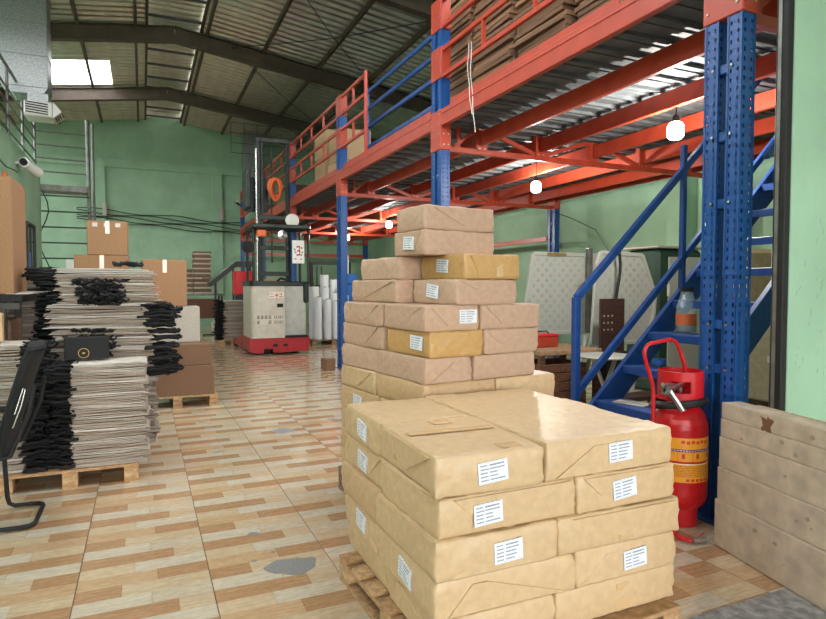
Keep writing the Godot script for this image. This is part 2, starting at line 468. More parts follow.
func make_walls() -> void:
	var g: Material = M.wall_green
	# far gable wall
	var xs := [-7.1, 0.75, 8.5]
	var w := MB.new().prism([Vector2(-7.1, -0.05), Vector2(8.5, -0.05), Vector2(8.5, roof_y(8.5)), Vector2(0.75, roof_y(0.75)), Vector2(-7.1, roof_y(-7.1))], Vector3(0, 0, -23.7), Vector3.RIGHT, Vector3.UP, Vector3(0, 0, 0.2)).done()
	struct("wall_back", w, g).set_meta("label", "pale green gable wall at the end of the hall")
	var k := 0
	for x in [-1.3, 2.55, 6.0]:
		k += 1
		var p := struct("trim_%d" % k, bx(0.35, 5.6 if x < 5 else 6.2, 0.14, 0.01), g, Vector3(x, 2.78, -23.44))
		p.set_meta("label", "green plastered pilaster on the gable wall")
	k += 1
	struct("trim_%d" % k, bx(15.4, 0.3, 0.1, 0.01), g, Vector3(0.7, 5.72, -23.46)).set_meta("label", "green plastered tie beam across the gable wall")
	struct("wall_right", bx(0.2, 6.6, 21.5), g, Vector3(8.4, 3.2, -12.9)).set_meta("label", "pale green side wall behind the rack")
	for z in [-7.4, -15.3]:
		k += 1
		struct("trim_%d" % k, bx(0.3, 6.3, 0.4, 0.01), g, Vector3(8.2, 3.1, z)).set_meta("label", "green plastered column on the side wall")
	struct("wall_left", bx(0.2, 4.0, 13.1, 0.01), g, Vector3(-2.1, 1.97, -8.85)).set_meta("label", "pale green office wall on the left of the hall")
	var lw := struct("wall_left_outer", bx(0.2, 5.0, 21.5), g, Vector3(-7.0, 2.4, -12.9))
	part(lw, "clerestory_pane", bx(0.02, 1.3, 21.5), M.skylight_sheet, Vector3(0, 3.15, 0)).set_meta("label", "long translucent clerestory band")
	for i in 9: part(lw, "clerestory_mullion", bx(0.1, 1.3, 0.12), M.steel_dark, Vector3(0, 3.15, -10.6 + 2.65 * i))
	part(lw, "eaves_strip", bx(0.2, 0.5, 21.5), g, Vector3(0, 3.95, 0))
	lw.set_meta("label", "green outer side wall beyond the office")
	struct("ceiling_office", bx(4.9, 0.16, 13.1), g, Vector3(-4.5, 3.88, -8.85)).set_meta("label", "flat slab on top of the office")
	# front wall around the entrance
	var f: Material = M.wall_green
	struct("wall_front_right", bx(5.3, 6.9, 0.09, 0.004), f, Vector3(5.9, 3.35, -2.245)).set_meta("label", "pale green wall beside the entrance, scuffed")
	struct("wall_front_left", bx(5.1, 6.9, 0.16, 0.004), f, Vector3(-4.55, 3.35, -2.28)).set_meta("label", "pale green wall on the other side of the entrance")
	struct("wall_front_lintel", MB.new().prism([Vector2(-7.1, 4.6), Vector2(8.5, 4.6), Vector2(8.5, roof_y(8.5)), Vector2(0.75, roof_y(0.75)), Vector2(-7.1, roof_y(-7.1))], Vector3(0, 0, -2.36), Vector3.RIGHT, Vector3.UP, Vector3(0, 0, 0.02)).done(), M.skylight_sheet).set_meta("label", "translucent gable sheeting above the entrance")
	# porch roof over the entrance
	struct("ceiling_porch", bx(17.6, 0.06, 13.0, 0.005), M.roof_metal, Vector3(0.7, 4.86, 4.3)).set_meta("label", "metal porch roof before the entrance")
	for q in [[-8.1, "left", 4.1], [9.5, "right", 4.9]]: struct("wall_porch_%s" % q[1], bx(0.2, q[2], 13.0, 0.01), f, Vector3(q[0], q[2] * 0.5 - 0.05, 4.3)).set_meta("label", "green side wall of the covered loading bay")
	struct("trim_lintel", bx(15.4, 0.3, 0.16, 0.005), f, Vector3(0.7, 4.55, -2.28)).set_meta("label", "green lintel beam above the entrance")
	var j := struct("trim_entrance", bx(0.045, 4.6, 0.07, 0.004), M.jamb, Vector3(3.225, 2.3, -2.237))
	j.set_meta("label", "dark steel jamb at the edge of the entrance wall")
	part(j, "jamb_strip", bx(0.012, 4.6, 0.02), M.steel_gray, Vector3(-0.022, 0, -0.01))
	# flaked paint and scuffs on the entrance wall
	rng.seed = 77
	for i in 26:
		var s := MB.new()
		var a := rng.randf_range(0.9, 1.6); var ln := rng.randf_range(0.008, 0.035)
		s.bar(Vector3.ZERO, Vector3(cos(a) * ln, sin(a) * ln, 0), 0.003, 0.0012)
		part(get_node("wall_front_right"), "scuff", s.done(), M.scuff, Vector3(rng.randf_range(3.3, 3.6), rng.randf_range(0.9, 1.9), -2.2) - Vector3(5.9, 3.35, -2.245))
	# office windows
	for q in [[-11.6, 1.7, 1], [-13.75, 0.9, 2]]:
		var wn := struct("window_%d" % q[2], bx(0.03, 1.35, q[1]), M.window_glass, Vector3(-1.985, 1.95, q[0]))
		wn.set_meta("label", "dark office window in the left wall")
		for s in [-1.0, 1.0]:
			part(wn, "window_frame", bx(0.06, 1.45, 0.06), M.steel_dark, Vector3(0.01, 0, s * q[1] * 0.5))
			part(wn, "window_frame", bx(0.06, 0.06, q[1]), M.steel_dark, Vector3(0.01, s * 0.69, 0))
		part(wn, "mullion", bx(0.05, 1.4, 0.04), M.steel_dark, Vector3(0.01, 0, 0))
		if q[2] == 2: part(wn, "notice", bx(0.004, 0.7, 0.3), M.poster_blue, Vector3(0.022, -0.2, 0.2)).set_meta("label", "blue notice sheet")

func make_roof() -> void:
	var roof := Node3D.new(); roof.name = "ceiling"; add_child(roof)
	roof.set_meta("kind", "structure"); roof.set_meta("label", "corrugated metal roof on brown steel rafters")
	var sheet := func(x0: float, x1: float, z0: float, z1: float, lift := 0.0) -> ArrayMesh:
		# trapezoidal profile: flat crests and troughs with steep webs, repeated every 25 cm
		var b := MB.new()
		var pts := []
		var per := 0.25
		var k0 := int(floor(z0 / per)) - 1
		for k in range(k0, k0 + int((z1 - z0) / per) + 4):
			for q in [[0.0, -0.028], [0.38, -0.028], [0.5, 0.028], [0.88, 0.028]]: pts.append(Vector2((k + q[0]) * per, q[1]))
		for i in pts.size() - 1:
			var p: Vector2 = pts[i]; var q: Vector2 = pts[i + 1]
			var za := clampf(p.x, z0, z1); var zb := clampf(q.x, z0, z1)
			if zb - za < 0.0005: continue
			var ya := lerpf(p.y, q.y, (za - p.x) / (q.x - p.x)) + lift; var yb := lerpf(p.y, q.y, (zb - p.x) / (q.x - p.x)) + lift
			b.quad_out(Vector3(x0, roof_y(x0) + ya, za), Vector3(x1, roof_y(x1) + ya, za), Vector3(x1, roof_y(x1) + yb, zb), Vector3(x0, roof_y(x0) + yb, zb), Vector3((x0 + x1) * 0.5, 60, (za + zb) * 0.5))
		return b.done()
	for k in 22:
		var z1 := -1.5 - k; var z0 := z1 - 1.0
		if k == 21: z0 = -23.7
		# clear sheets: one in view over the aisle, the others over the entrance bays and the eaves
		var rows := [[-7.1, 0.15, 0, 0], [1.35, 8.5, 0, 0]]
		if k in [16, 17]: rows[0] = [-7.1, 0.15, -2.25, -0.7]
		elif k in [1, 2, 3, 5, 6]: rows = [[-7.1, 0.15, -5.6, -1.0], [1.35, 8.5, 2.2, 6.4]]
		elif k in [8, 9, 10, 11, 12, 13, 14, 15, 18, 19, 20, 21]: rows[0] = [-7.1, 0.15, -6.6, -3.9 if k < 15 else -4.8]
		for q in rows:
			if q[2] == q[3]: part(roof, "roof_sheet", sheet.call(q[0], q[1], z0, z1), M.roof_metal)
			else:
				part(roof, "roof_sheet", sheet.call(q[0], q[2], z0, z1), M.roof_metal)
				part(roof, "skylight", sheet.call(q[2], q[3], z0, z1), M.skylight_sheet).set_meta("label", "bright translucent skylight sheet")
				part(roof, "roof_sheet", sheet.call(q[3], q[1], z0, z1), M.roof_metal)
	# raised ridge ventilator: upright side sheets and a cap
	for k in 5:
		var z := -2.3 - 4.28 * k - 2.14
		for s in [-1.0, 1.0]:
			for i in 9:
				part(roof, "vent_sheet", bx(0.015, 0.26, 0.455), M.galvanised if i % 3 else M.roof_metal, Vector3(0.75 + s * (0.61 + 0.012 * (i % 2)), 7.49, z - 1.9 + i * 0.475))
		part(roof, "vent_cap", sheet.call(0.1, 1.4, z - 2.14, z + 2.14, 0.34), M.roof_metal)
		for i in 4:
			part(roof, "vent_frame", bx(1.22, 0.05, 0.05), M.steel_dark, Vector3(0.75, 7.42, z - 1.7 + i * 1.1))
	for z in [-2.3, -23.62]: part(roof, "vent_end", bx(1.32, 0.75, 0.06), M.roof_metal, Vector3(0.75, 7.55, z))
	for s in [-1.0, 1.0]: part(roof, "vent_rail", bx(0.06, 0.08, 21.4), M.rafter_paint, Vector3(0.75 + s * 0.58, 7.36, -12.9))
	for z in [-5.6, -10.3, -15.0, -19.6]:
		for e in [-7.1, 8.4]:
			var p := Vector3(0.75, roof_y(0.75) - 0.27, z); var q := Vector3(e, roof_y(e) - 0.27, z)
			var rf := part(roof, "rafter", MB.new().bar(p, q, 0.02, 0.34).done(), M.rafter_paint)
			for s in [-1.0, 1.0]:
				part(rf, "flange", MB.new().bar(p + Vector3.UP * 0.165 * s, q + Vector3.UP * 0.165 * s, 0.18, 0.018).done(), M.rafter_paint)
	for x in [-6.3, -5.0, -3.75, -2.45, -1.2, -0.06, 1.45, 2.75, 4.1, 5.4, 6.7, 8.0]:
		part(roof, "purlin", bx(0.06, 0.1, 21.4), M.rafter_paint, Vector3(x, roof_y(x) - 0.075, -12.9))
	for q in [[2.0, -10.3, 5.6, -15.0], [5.6, -10.3, 2.0, -15.0], [-0.6, -10.3, -3.8, -15.0], [2.0, -15.0, 5.6, -19.6]]:
		part(roof, "brace_rod", MB.new().tube([Vector3(q[0], roof_y(q[0]) - 0.2, q[1]), Vector3((q[0] + q[2]) * 0.5, roof_y((q[0] + q[2]) * 0.5) - 0.3, (q[1] + q[3]) * 0.5), Vector3(q[2], roof_y(q[2]) - 0.2, q[3])], 0.011, 6).done(), M.steel_dark)

const POST_Z := [-2.59, -6.45, -10.33, -14.2, -18.07, -21.95]

func upright_mesh(h: float, two := true) -> ArrayMesh:
	# slotted sheet-metal columns, standing on y = 0, centred on x and z
	var b := MB.new()
	for s in ([-1.0, 1.0] if two else [0.0]):
		var zc: float = s * 0.078; var w := 0.055; var d := 0.045
		var c := [Vector3(-w, 0, zc + d), Vector3(w, 0, zc + d), Vector3(w, 0, zc - d), Vector3(-w, 0, zc - d)]
		for i in 4:
			var p: Vector3 = c[i]; var q: Vector3 = c[(i + 1) % 4]
			b.quad(p, q, q + Vector3.UP * h, p + Vector3.UP * h, Vector2(1, h / 0.055))
		b.box(Vector3(0, h * 0.5, zc), Vector3(1.5 * w, h, 1.5 * d))
		# rolled edge ribs
		for x in [-1.0, 1.0]:
			for z in [-1.0, 1.0]:
				b.box(Vector3(x * (w - 0.002), h * 0.5, zc + z * (d - 0.002)), Vector3(0.012, h, 0.012))
	return b.done()

func make_mezzanine() -> void:
	var r := thing("rack_mezzanine", "orange and blue bolted steel mezzanine with slotted posts, trusses and metal deck", "mezzanine", Vector3(3.18, 0, -2.59))
	var o := r.position
	var tall := upright_mesh(4.78); var short := upright_mesh(3.5)
	var rail_mesh := func(ln: float) -> ArrayMesh: return bx(0.04, 0.05, ln, 0.005)
	var bolt := MB.new().lathe([Vector2(0.009, 0), Vector2(0.009, 0.008), Vector2(0.0, 0.01)], 6).done()
	var k := 0
	for z in POST_Z:
		for row in 2:
			var at := Vector3(3.235 if row == 0 else 7.8, 0, z) - o
			var p := part(r, "post", tall if row == 0 else short, M.upright_blue, at)
			part(p, "base_plate", bx(0.2, 0.012, 0.34, 0.003), M.rack_blue, Vector3(0, 0.006, 0))
			for y in [0.35, 0.95, 1.22, 1.95, 2.35, 2.75]:
				part(p, "spacer", bx(0.08, 0.06, 0.07, 0.006), M.rack_blue, Vector3(-0.005, y, 0))
				if row == 0 and k < 3:
					for s in [-1.0, 1.0]: part(p, "bolt", bolt, M.bolt, Vector3(-0.058, y, s * 0.062), Vector3(0, 0, PI / 2))
			var col := part(p, "collar", bx(0.135, 0.46, 0.275, 0.006), M.rack_orange, Vector3(0, 3.27, 0))
			for y in [-0.17, -0.05, 0.07, 0.18]:
				for s in [-1.0, 1.0]:
					part(p, "bolt", bolt, M.bolt, Vector3(-0.068, 3.27 + y, s * 0.1), Vector3(0, 0, PI / 2))
					part(p, "bolt", bolt, M.bolt, Vector3(s * 0.03, 3.27 + y, 0.138), Vector3(PI / 2, 0, 0))
			if row == 0:
				for y in [4.04, 4.6]:
					part(p, "rail_plate", bx(0.12, 0.36, 0.012, 0.003), M.rack_orange, Vector3(0.0, y, 0.13))
					part(p, "rail_plate", bx(0.012, 0.36, 0.24, 0.003), M.rack_orange, Vector3(-0.062, y, 0))
		# truss across the hall
		var t := part(r, "truss", bx(4.4, 0.065, 0.06, 0.004), M.rack_orange, Vector3(5.52, 3.08, z) - o)
		part(t, "chord", bx(4.4, 0.05, 0.06, 0.004), M.rack_orange, Vector3(0, 0.32, 0))
		for i in 5:
			var x := -2.13 + 0.86 * (i + 0.45)
			part(t, "web_plate", bx(0.15, 0.3, 0.08, 0.004), M.rack_orange, Vector3(x, 0.16, 0))
			for y in [0.04, 0.27]:
				for s in [-1.0, 1.0]: part(t, "bolt", bolt, M.bolt, Vector3(x + s * 0.035, y, 0.042), Vector3(PI / 2, 0, 0))
			if i < 4:
				var dy := 1.0 if i % 2 == 0 else -1.0
				part(t, "diagonal", MB.new().bar(Vector3(x + 0.07, 0.16 + 0.12 * dy, 0), Vector3(x + 0.79, 0.16 - 0.12 * dy, 0), 0.045, 0.05).done(), M.rack_orange)
		part(t, "diagonal", MB.new().bar(Vector3(-2.1, 0.04, 0), Vector3(-1.8, 0.28, 0), 0.035, 0.035).done(), M.rack_orange)
		part(t, "upright", bx(0.04, 0.3, 0.04), M.rack_orange, Vector3(-2.05, 0.16, 0))
		k += 1
	for b in 5:
		var z0: float = POST_Z[b]; var z1: float = POST_Z[b + 1]; var zc := (z0 + z1) * 0.5; var ln := z0 - z1
		# edge beams, front and back, with the toe board on the front one
		var fb := part(r, "edge_beam", bx(0.06, 0.19, ln - 0.27, 0.006), M.rack_orange, Vector3(3.2, 3.4, zc) - o)
		part(fb, "toe_board", bx(0.012, 0.08, ln - (1.2 if b == 0 else 0.4), 0.002), M.rack_orange, Vector3(0.01, 0.13, -0.3 if b == 0 else 0.0))
		part(fb, "beam_lip", bx(0.075, 0.02, ln - 0.27, 0.004), M.rack_orange, Vector3(0, 0.045, 0))
		part(r, "edge_beam", bx(0.06, 0.19, ln - 0.27, 0.006), M.rack_orange, Vector3(7.8, 3.3, zc) - o)
		for i in 5:
			part(r, "joist", bx(0.05, 0.17, ln - 0.1, 0.005), M.rack_orange, Vector3(3.39 + 0.86 * (i + 0.45), 3.235, zc) - o)
		# guard rail between the front posts
		var a0 := z0 - 0.14; var a1 := z1 + 0.14
		if b == 1: a0 = -8.95
		var g := part(r, "guard_rail", rail_mesh.call(a0 - a1), M.rack_orange, Vector3(3.2, 3.88, (a0 + a1) * 0.5) - o)
		for y in [0.30, 0.56, 0.86]: part(g, "rail", rail_mesh.call(a0 - a1), M.rack_orange, Vector3(0, y, 0))
		var cnt := 3 if b != 1 else 1
		for i in cnt:
			var z := (a0 - a1) * ((i + 1.0) / (cnt + 1.0) - 0.5)
			for y in [0.15, 0.71]: part(g, "rail_upright", bx(0.035, 0.27, 0.035), M.rack_orange, Vector3(0, y, z))
		if b == 1: part(g, "rail_end_post", bx(0.045, 1.35, 0.045, 0.004), M.rack_orange, Vector3(0, 0.24, (a0 - a1) * 0.5 - 0.02))
	# low rack beams between the back posts
	for b in [1, 2]:
		part(r, "rack_beam", bx(0.05, 0.1, 3.6, 0.005), M.rack_orange, Vector3(7.75, 2.45, (POST_Z[b + 1] + POST_Z[b + 2]) * 0.5) - o)
	part(r, "rack_beam", bx(4.4, 0.11, 0.05, 0.005), M.rack_orange, Vector3(5.5, 2.6, -21.9) - o)
	# blue lift-over gate in the open bay
	for y in [3.87, 4.23, 4.53, 4.82]:
		part(r, "gate_rail", bx(0.04, 0.06, 3.5, 0.006), M.rack_blue, Vector3(3.62, y, -8.35) - o)
	for z in [-6.75, -10.05]: part(r, "gate_post", bx(0.05, 1.4, 0.05, 0.004), M.rack_blue, Vector3(3.62, 4.2, z) - o)
	# deck planks
	var pl := MB.new()
	pl.box(Vector3(0, 0.0, 0), Vector3(4.62, 0.012, 0.2985))
	for z in [-0.142, 0.142]: pl.box(Vector3(0, -0.018, z), Vector3(4.62, 0.04, 0.012))
	pl.box(Vector3(0, -0.01, 0), Vector3(4.62, 0.016, 0.05))
	var plank := pl.done()
	for i in 65: part(r, "deck_plank", plank, M.deck_metal, Vector3(5.58, 3.37, -2.5 - 0.3 * i) - o)
	# white strings tied to the rail
	for q in [[-5.62, 4.0, 0.75], [-5.56, 4.0, 0.95]]:
		var pts := []
		for i in 12: pts.append(Vector3(3.165 + 0.006 * sin(i * 1.3), q[1] - q[2] * i / 11.0, q[0] - 0.05 * sin(i * 0.28 + q[2])) - o)
		part(r, "string", MB.new().tube(pts, 0.004, 5).done(), M.white_string)

func make_stairs() -> void:
	var s := thing("steel_staircase", "blue open steel staircase with handrail climbing under the mezzanine", "staircase", Vector3(2.85, 0, -3.3))
	var o := s.position
	var rise := 0.256; var run := 0.264
	# far stringer and near stringer
	for z in [-3.72, -2.94]:
		var st := MB.new().bar(Vector3(2.82, 0.05, z), Vector3(2.82 + 3.25, 0.05 + 3.25 * rise / run, z), 0.045, 0.2, 0.004)
		part(s, "stringer", st.done(), M.stair_blue, -o)
	for i in range(1, 13):
		var t := part(s, "tread", bx(0.25, 0.035, 0.74, 0.004), M.stair_blue, Vector3(2.98 + run * (i - 1) + 0.1, rise * i + 0.04, -3.33) - o)
		part(t, "nosing", bx(0.02, 0.06, 0.74, 0.003), M.stair_blue, Vector3(-0.125, -0.015, 0))
	var hr := MB.new()
	hr.bar(Vector3(3.03, 1.36, -3.72), Vector3(5.6, 1.36 + 2.57 * 0.97, -3.72), 0.05, 0.055, 0.006)
	part(s, "handrail", hr.done(), M.stair_blue, -o)
	part(s, "mid_rail", MB.new().bar(Vector3(3.03, 0.62, -3.72), Vector3(5.6, 0.62 + 2.57 * 0.97, -3.72), 0.045, 0.05, 0.005).done(), M.stair_blue, -o)
	part(s, "newel", bx(0.055, 1.36, 0.055, 0.006), M.stair_blue, Vector3(3.03, 0.69, -3.72) - o)
	for x in [4.13, 5.3]: part(s, "rail_post", bx(0.045, 1.35, 0.045, 0.005), M.stair_blue, Vector3(x, 0.05 + (x - 2.82) * 0.97 + 0.63, -3.72) - o)
	part(s, "near_handrail", MB.new().bar(Vector3(4.0, 2.36, -2.9), Vector3(5.6, 3.9, -2.9), 0.045, 0.05, 0.005).done(), M.stair_blue, -o)
	part(s, "rail_post", bx(0.045, 1.2, 0.045, 0.005), M.stair_blue, Vector3(4.5, 2.3, -2.9) - o)
	# things set down on the treads
	var b := thing("plastic_bottle", "clear plastic bottle with black cap and orange label on upper blue stair tread", "bottle", Vector3(4.0, 4 * rise + 0.06, -3.55))
	part(b, "bottle_body", MB.new().lathe([Vector2(0.0, 0), Vector2(0.075, 0.0), Vector2(0.08, 0.02), Vector2(0.08, 0.2), Vector2(0.06, 0.26), Vector2(0.045, 0.3), Vector2(0.045, 0.33)], 18).done(), M.clear_plastic)
	part(b, "bottle_contents", MB.new().lathe([Vector2(0.0, 0.005), Vector2(0.072, 0.005), Vector2(0.074, 0.09), Vector2(0.0, 0.1)], 16).done(), M.steel_gray)
	part(b, "bottle_cap", MB.new().lathe([Vector2(0.05, 0.325), Vector2(0.05, 0.36), Vector2(0.0, 0.36)], 16).done(), M.black_plastic)
	part(b, "paper_label", MB.new().lathe([Vector2(0.0815, 0.06), Vector2(0.0815, 0.15)], 10, Vector3.ZERO, PI * 0.75, PI * 1.6).done(), M.orange_label).set_meta("label", "orange label")
	var b2 := thing("water_bottle", "dusty blue plastic bottle standing on lower blue stair tread", "bottle", Vector3(3.66, 2 * rise + 0.065, -3.5))
	part(b2, "bottle_body", MB.new().lathe([Vector2(0.0, 0), Vector2(0.04, 0.0), Vector2(0.042, 0.2), Vector2(0.03, 0.25), Vector2(0.03, 0.28)], 14).done(), M.bottle_blue)
	part(b2, "bottle_cap", MB.new().lathe([Vector2(0.052, 0.27), Vector2(0.052, 0.31), Vector2(0.0, 0.31)], 14).done(), M.machine_blue)
	var bw := thing("bowl", "white bowl with dark rim on blue stair tread behind extinguisher", "bowl", Vector3(3.72, 2 * rise + 0.065, -3.25))
	part(bw, "bowl_body", MB.new().lathe([Vector2(0.0, 0.0), Vector2(0.06, 0.0), Vector2(0.11, 0.06), Vector2(0.13, 0.11), Vector2(0.12, 0.11), Vector2(0.05, 0.015)], 20).done(), M.white_paint)
	part(bw, "dark_contents", MB.new().lathe([Vector2(0.12, 0.09), Vector2(0.09, 0.14), Vector2(0.0, 0.16)], 16).done(), M.black_plastic)
	single("folded_paper", "white folded paper lying on lowest visible blue stair tread", "paper", MB.new().box(Vector3.ZERO, Vector3(0.12, 0.008, 0.26), 0.003).done(), M.paper_white, Vector3(3.34, rise * 2 + 0.064, -3.45), "", Vector3(0, 0.3, 0.03))

# ---------------------------------------------------------------- kraft paper packages
func package_mesh(sz: Vector3, sd: int, ends_x: bool, crush := 1.0) -> ArrayMesh:
	var h := sz * 0.5; var r := 0.011
	var lines := func(hh: float, step: float) -> Array:
		var a := [-hh, -hh + r * 0.45, -hh + r]
		var n := maxi(2, int(round((2.0 * hh - 2.0 * r) / step)))
		for i in range(1, n): a.append(-hh + r + (2.0 * hh - 2.0 * r) * i / n)
		a.append_array([hh - r, hh - r * 0.45, hh])
		return a
	var L := [lines.call(h.x, 0.028), lines.call(h.y, 0.016), lines.call(h.z, 0.028)]
	var st := SurfaceTool.new(); st.begin(Mesh.PRIMITIVE_TRIANGLES)
	var off := Vector3(sd * 1.37, sd * 0.73, sd * 2.11)
	var put := func(p: Vector3) -> Vector3:
		var core := p.clamp(-(h - Vector3.ONE * r), h - Vector3.ONE * r)
		var d := (p - core).normalized()
		var q := core + d * r
		var u := Vector3(q.x / h.x, q.y / h.y, q.z / h.z)
		var disp := 0.005 * nz.get_noise_3dv(q * 2.2 + off)
		var side := Vector2(d.x, d.z).length()
		disp += side * 0.007 * (1.0 - u.y * u.y)
		var e := maxf(absf(u.x), absf(u.z))
		var edge := smoothstep(0.72, 1.0, minf(absf(u.x), absf(u.z)) if side > 0.5 else e)
		var w := nz.get_noise_3dv(Vector3(q.x * 11.0, q.y * 16.0, q.z * 11.0) + off * 3.0)
		disp += (absf(w) - 0.25) * 0.015 * crush * ((0.06 if side < 0.5 else 0.2) + 0.8 * edge)
		# sagging rims: the wrap stands off the block along the top edges
		var a := absf(d.x); var v := u.z
		if not ends_x: a = absf(d.z); v = u.x
		if a > 0.6:
			var flap := (0.95 - 0.75 * (u.y * 0.5 + 0.5)) - absf(v + 0.12 * sin(sd))
			disp += 0.005 * smoothstep(-0.03, 0.03, flap)
			disp += 0.0035 * smoothstep(-0.02, 0.02, sin(v * 9.0 + u.y * 2.0 + sd)) * smoothstep(0.5, 0.9, absf(v))
		return q + d * disp
	for ax in 3:
		var j := (ax + 1) % 3; var k := (ax + 2) % 3
		for s in [-1.0, 1.0]:
			var grid := []
			for a in L[j]:
				var row := []
				for b in L[k]:
					var p := Vector3.ZERO; p[ax] = s * h[ax]; p[j] = a; p[k] = b
					row.append(put.call(p))
				grid.append(row)
			for i in grid.size() - 1:
				for m in grid[0].size() - 1:
					var q := [grid[i][m], grid[i + 1][m], grid[i + 1][m + 1], grid[i][m + 1]]
					# clockwise seen from outside
					var idx: Array = [0, 2, 1, 0, 3, 2] if s > 0.0 else [0, 1, 2, 0, 2, 3]
					for t in idx: st.add_vertex(q[t])
	st.generate_normals()
	return st.commit()

var label_quad: ArrayMesh
var pack_no := 0

func package(where: String, look: String, m: Material, sz: Vector3, at: Vector3, turn: float, ends_x: bool, tags := [], tapes := [], crush := 1.0) -> Node3D:
	# at: middle of the underside; tags: [face, u, v, tilt]; tapes: [centre, size]
	pack_no += 1
	var p := thing("kraft_package", "%s kraft paper package, %s" % [look, where], "package", at, "wrapped paper packages", turn)
	part(p, "wrapping", package_mesh(sz, pack_no, ends_x, crush), m, Vector3(0, sz.y * 0.5, 0))
	if label_quad == null:
		label_quad = MB.new().box(Vector3.ZERO, Vector3(0.118, 0.076, 0.001)).done()
		var b := MB.new()
		var w := 0.06; var hh := 0.039
		for i in 4:
			var x0 := -w + 2 * w * i / 4.0; var x1 := -w + 2 * w * (i + 1) / 4.0
			b.quad(Vector3(x0, -hh, 0), Vector3(x1, -hh, 0), Vector3(x1, hh, 0), Vector3(x0, hh, 0), Vector2(0.25, 1), Vector2(i * 0.25, 0))
		b.box(Vector3(0, 0, -0.003), Vector3(2 * w - 0.001, 2 * hh - 0.001, 0.005))
		label_quad = b.done()
	for t in tags:
		var pos := Vector3.ZERO; var rot := Vector3(0, 0, t[3])
		match t[0]:
			"z": pos = Vector3(t[1] * sz.x * 0.5, sz.y * (0.5 + 0.5 * t[2]), sz.z * 0.5 + 0.0165)
			"x": pos = Vector3(-sz.x * 0.5 - 0.0165, sz.y * (0.5 + 0.5 * t[2]), t[1] * sz.z * 0.5); rot = Vector3(0, -PI / 2, t[3])
		var l := part(p, "paper_label", label_quad, M["label_%d" % (pack_no % 3)], pos, rot)
		l.set_meta("label", "white printed label")
	# folded end flap: a stiff triangle of paper turned down over the end
	rng.seed = pack_no * 13
	for sd in [0, 1]:
		if rng.randf() < 0.25: continue
		var wide := sz.x if sd == 0 else sz.z
		var ap := rng.randf_range(-0.22, 0.22) * wide; var up := 1.0 if rng.randf() < 0.65 else -1.0
		var hy := sz.y * 0.5
		var poly := [Vector2(-wide * rng.randf_range(0.4, 0.47), up * hy * 0.86), Vector2(wide * rng.randf_range(0.4, 0.47), up * hy * 0.86), Vector2(ap + 0.03, -up * hy * 0.55), Vector2(ap - 0.03, -up * hy * 0.55)]
		if up < 0.0: poly.reverse()
		var fl := MB.new()
		if sd == 0: fl.prism(poly, Vector3(0, hy, sz.z * 0.5 + 0.0035), Vector3.RIGHT, Vector3.UP, Vector3(0, 0, 0.007))
		else: fl.prism(poly, Vector3(-sz.x * 0.5 - 0.0035, hy, 0), Vector3.BACK, Vector3.UP, Vector3(-0.007, 0, 0))
		part(p, "fold_flap", fl.done(), m)
	for t in tapes:
		part(p, "tape", bx(t[1].x, t[1].y, t[1].z, 0.0005), M.tape, t[0])
	return p

func pallet(label: String, at: Vector3, size: Vector3, turn: float, wood: Material, wood_b: Material, cat := "pallet") -> Node3D:
	# boards run along x on three bearers of blocks
	var p := thing("wooden_pallet", label, cat, at, "", turn)
	var n := int(round(size.z / 0.15))
	for i in n:
		var z := -size.z * 0.5 + 0.05 + (size.z - 0.1) * i / (n - 1.0)
		part(p, "deck_board", bx(size.x, 0.02, 0.1, 0.003), wood if (i * 7) % 3 else wood_b, Vector3(0, size.y - 0.01, z), Vector3(0, 0, 0))
	for x in [-1.0, 0.0, 1.0]:
		part(p, "bearer", bx(0.1, 0.02, size.z, 0.003), wood_b, Vector3(x * (size.x * 0.5 - 0.05), size.y - 0.03, 0))
		part(p, "skid", bx(0.1, 0.018, size.z, 0.003), wood_b, Vector3(x * (size.x * 0.5 - 0.05), 0.009, 0))
		for z in [-1.0, 0.0, 1.0]:
			part(p, "block", bx(0.1, size.y - 0.058, 0.11, 0.004), wood, Vector3(x * (size.x * 0.5 - 0.05), (size.y - 0.058) * 0.5 + 0.018, z * (size.z * 0.5 - 0.055)))
	return p

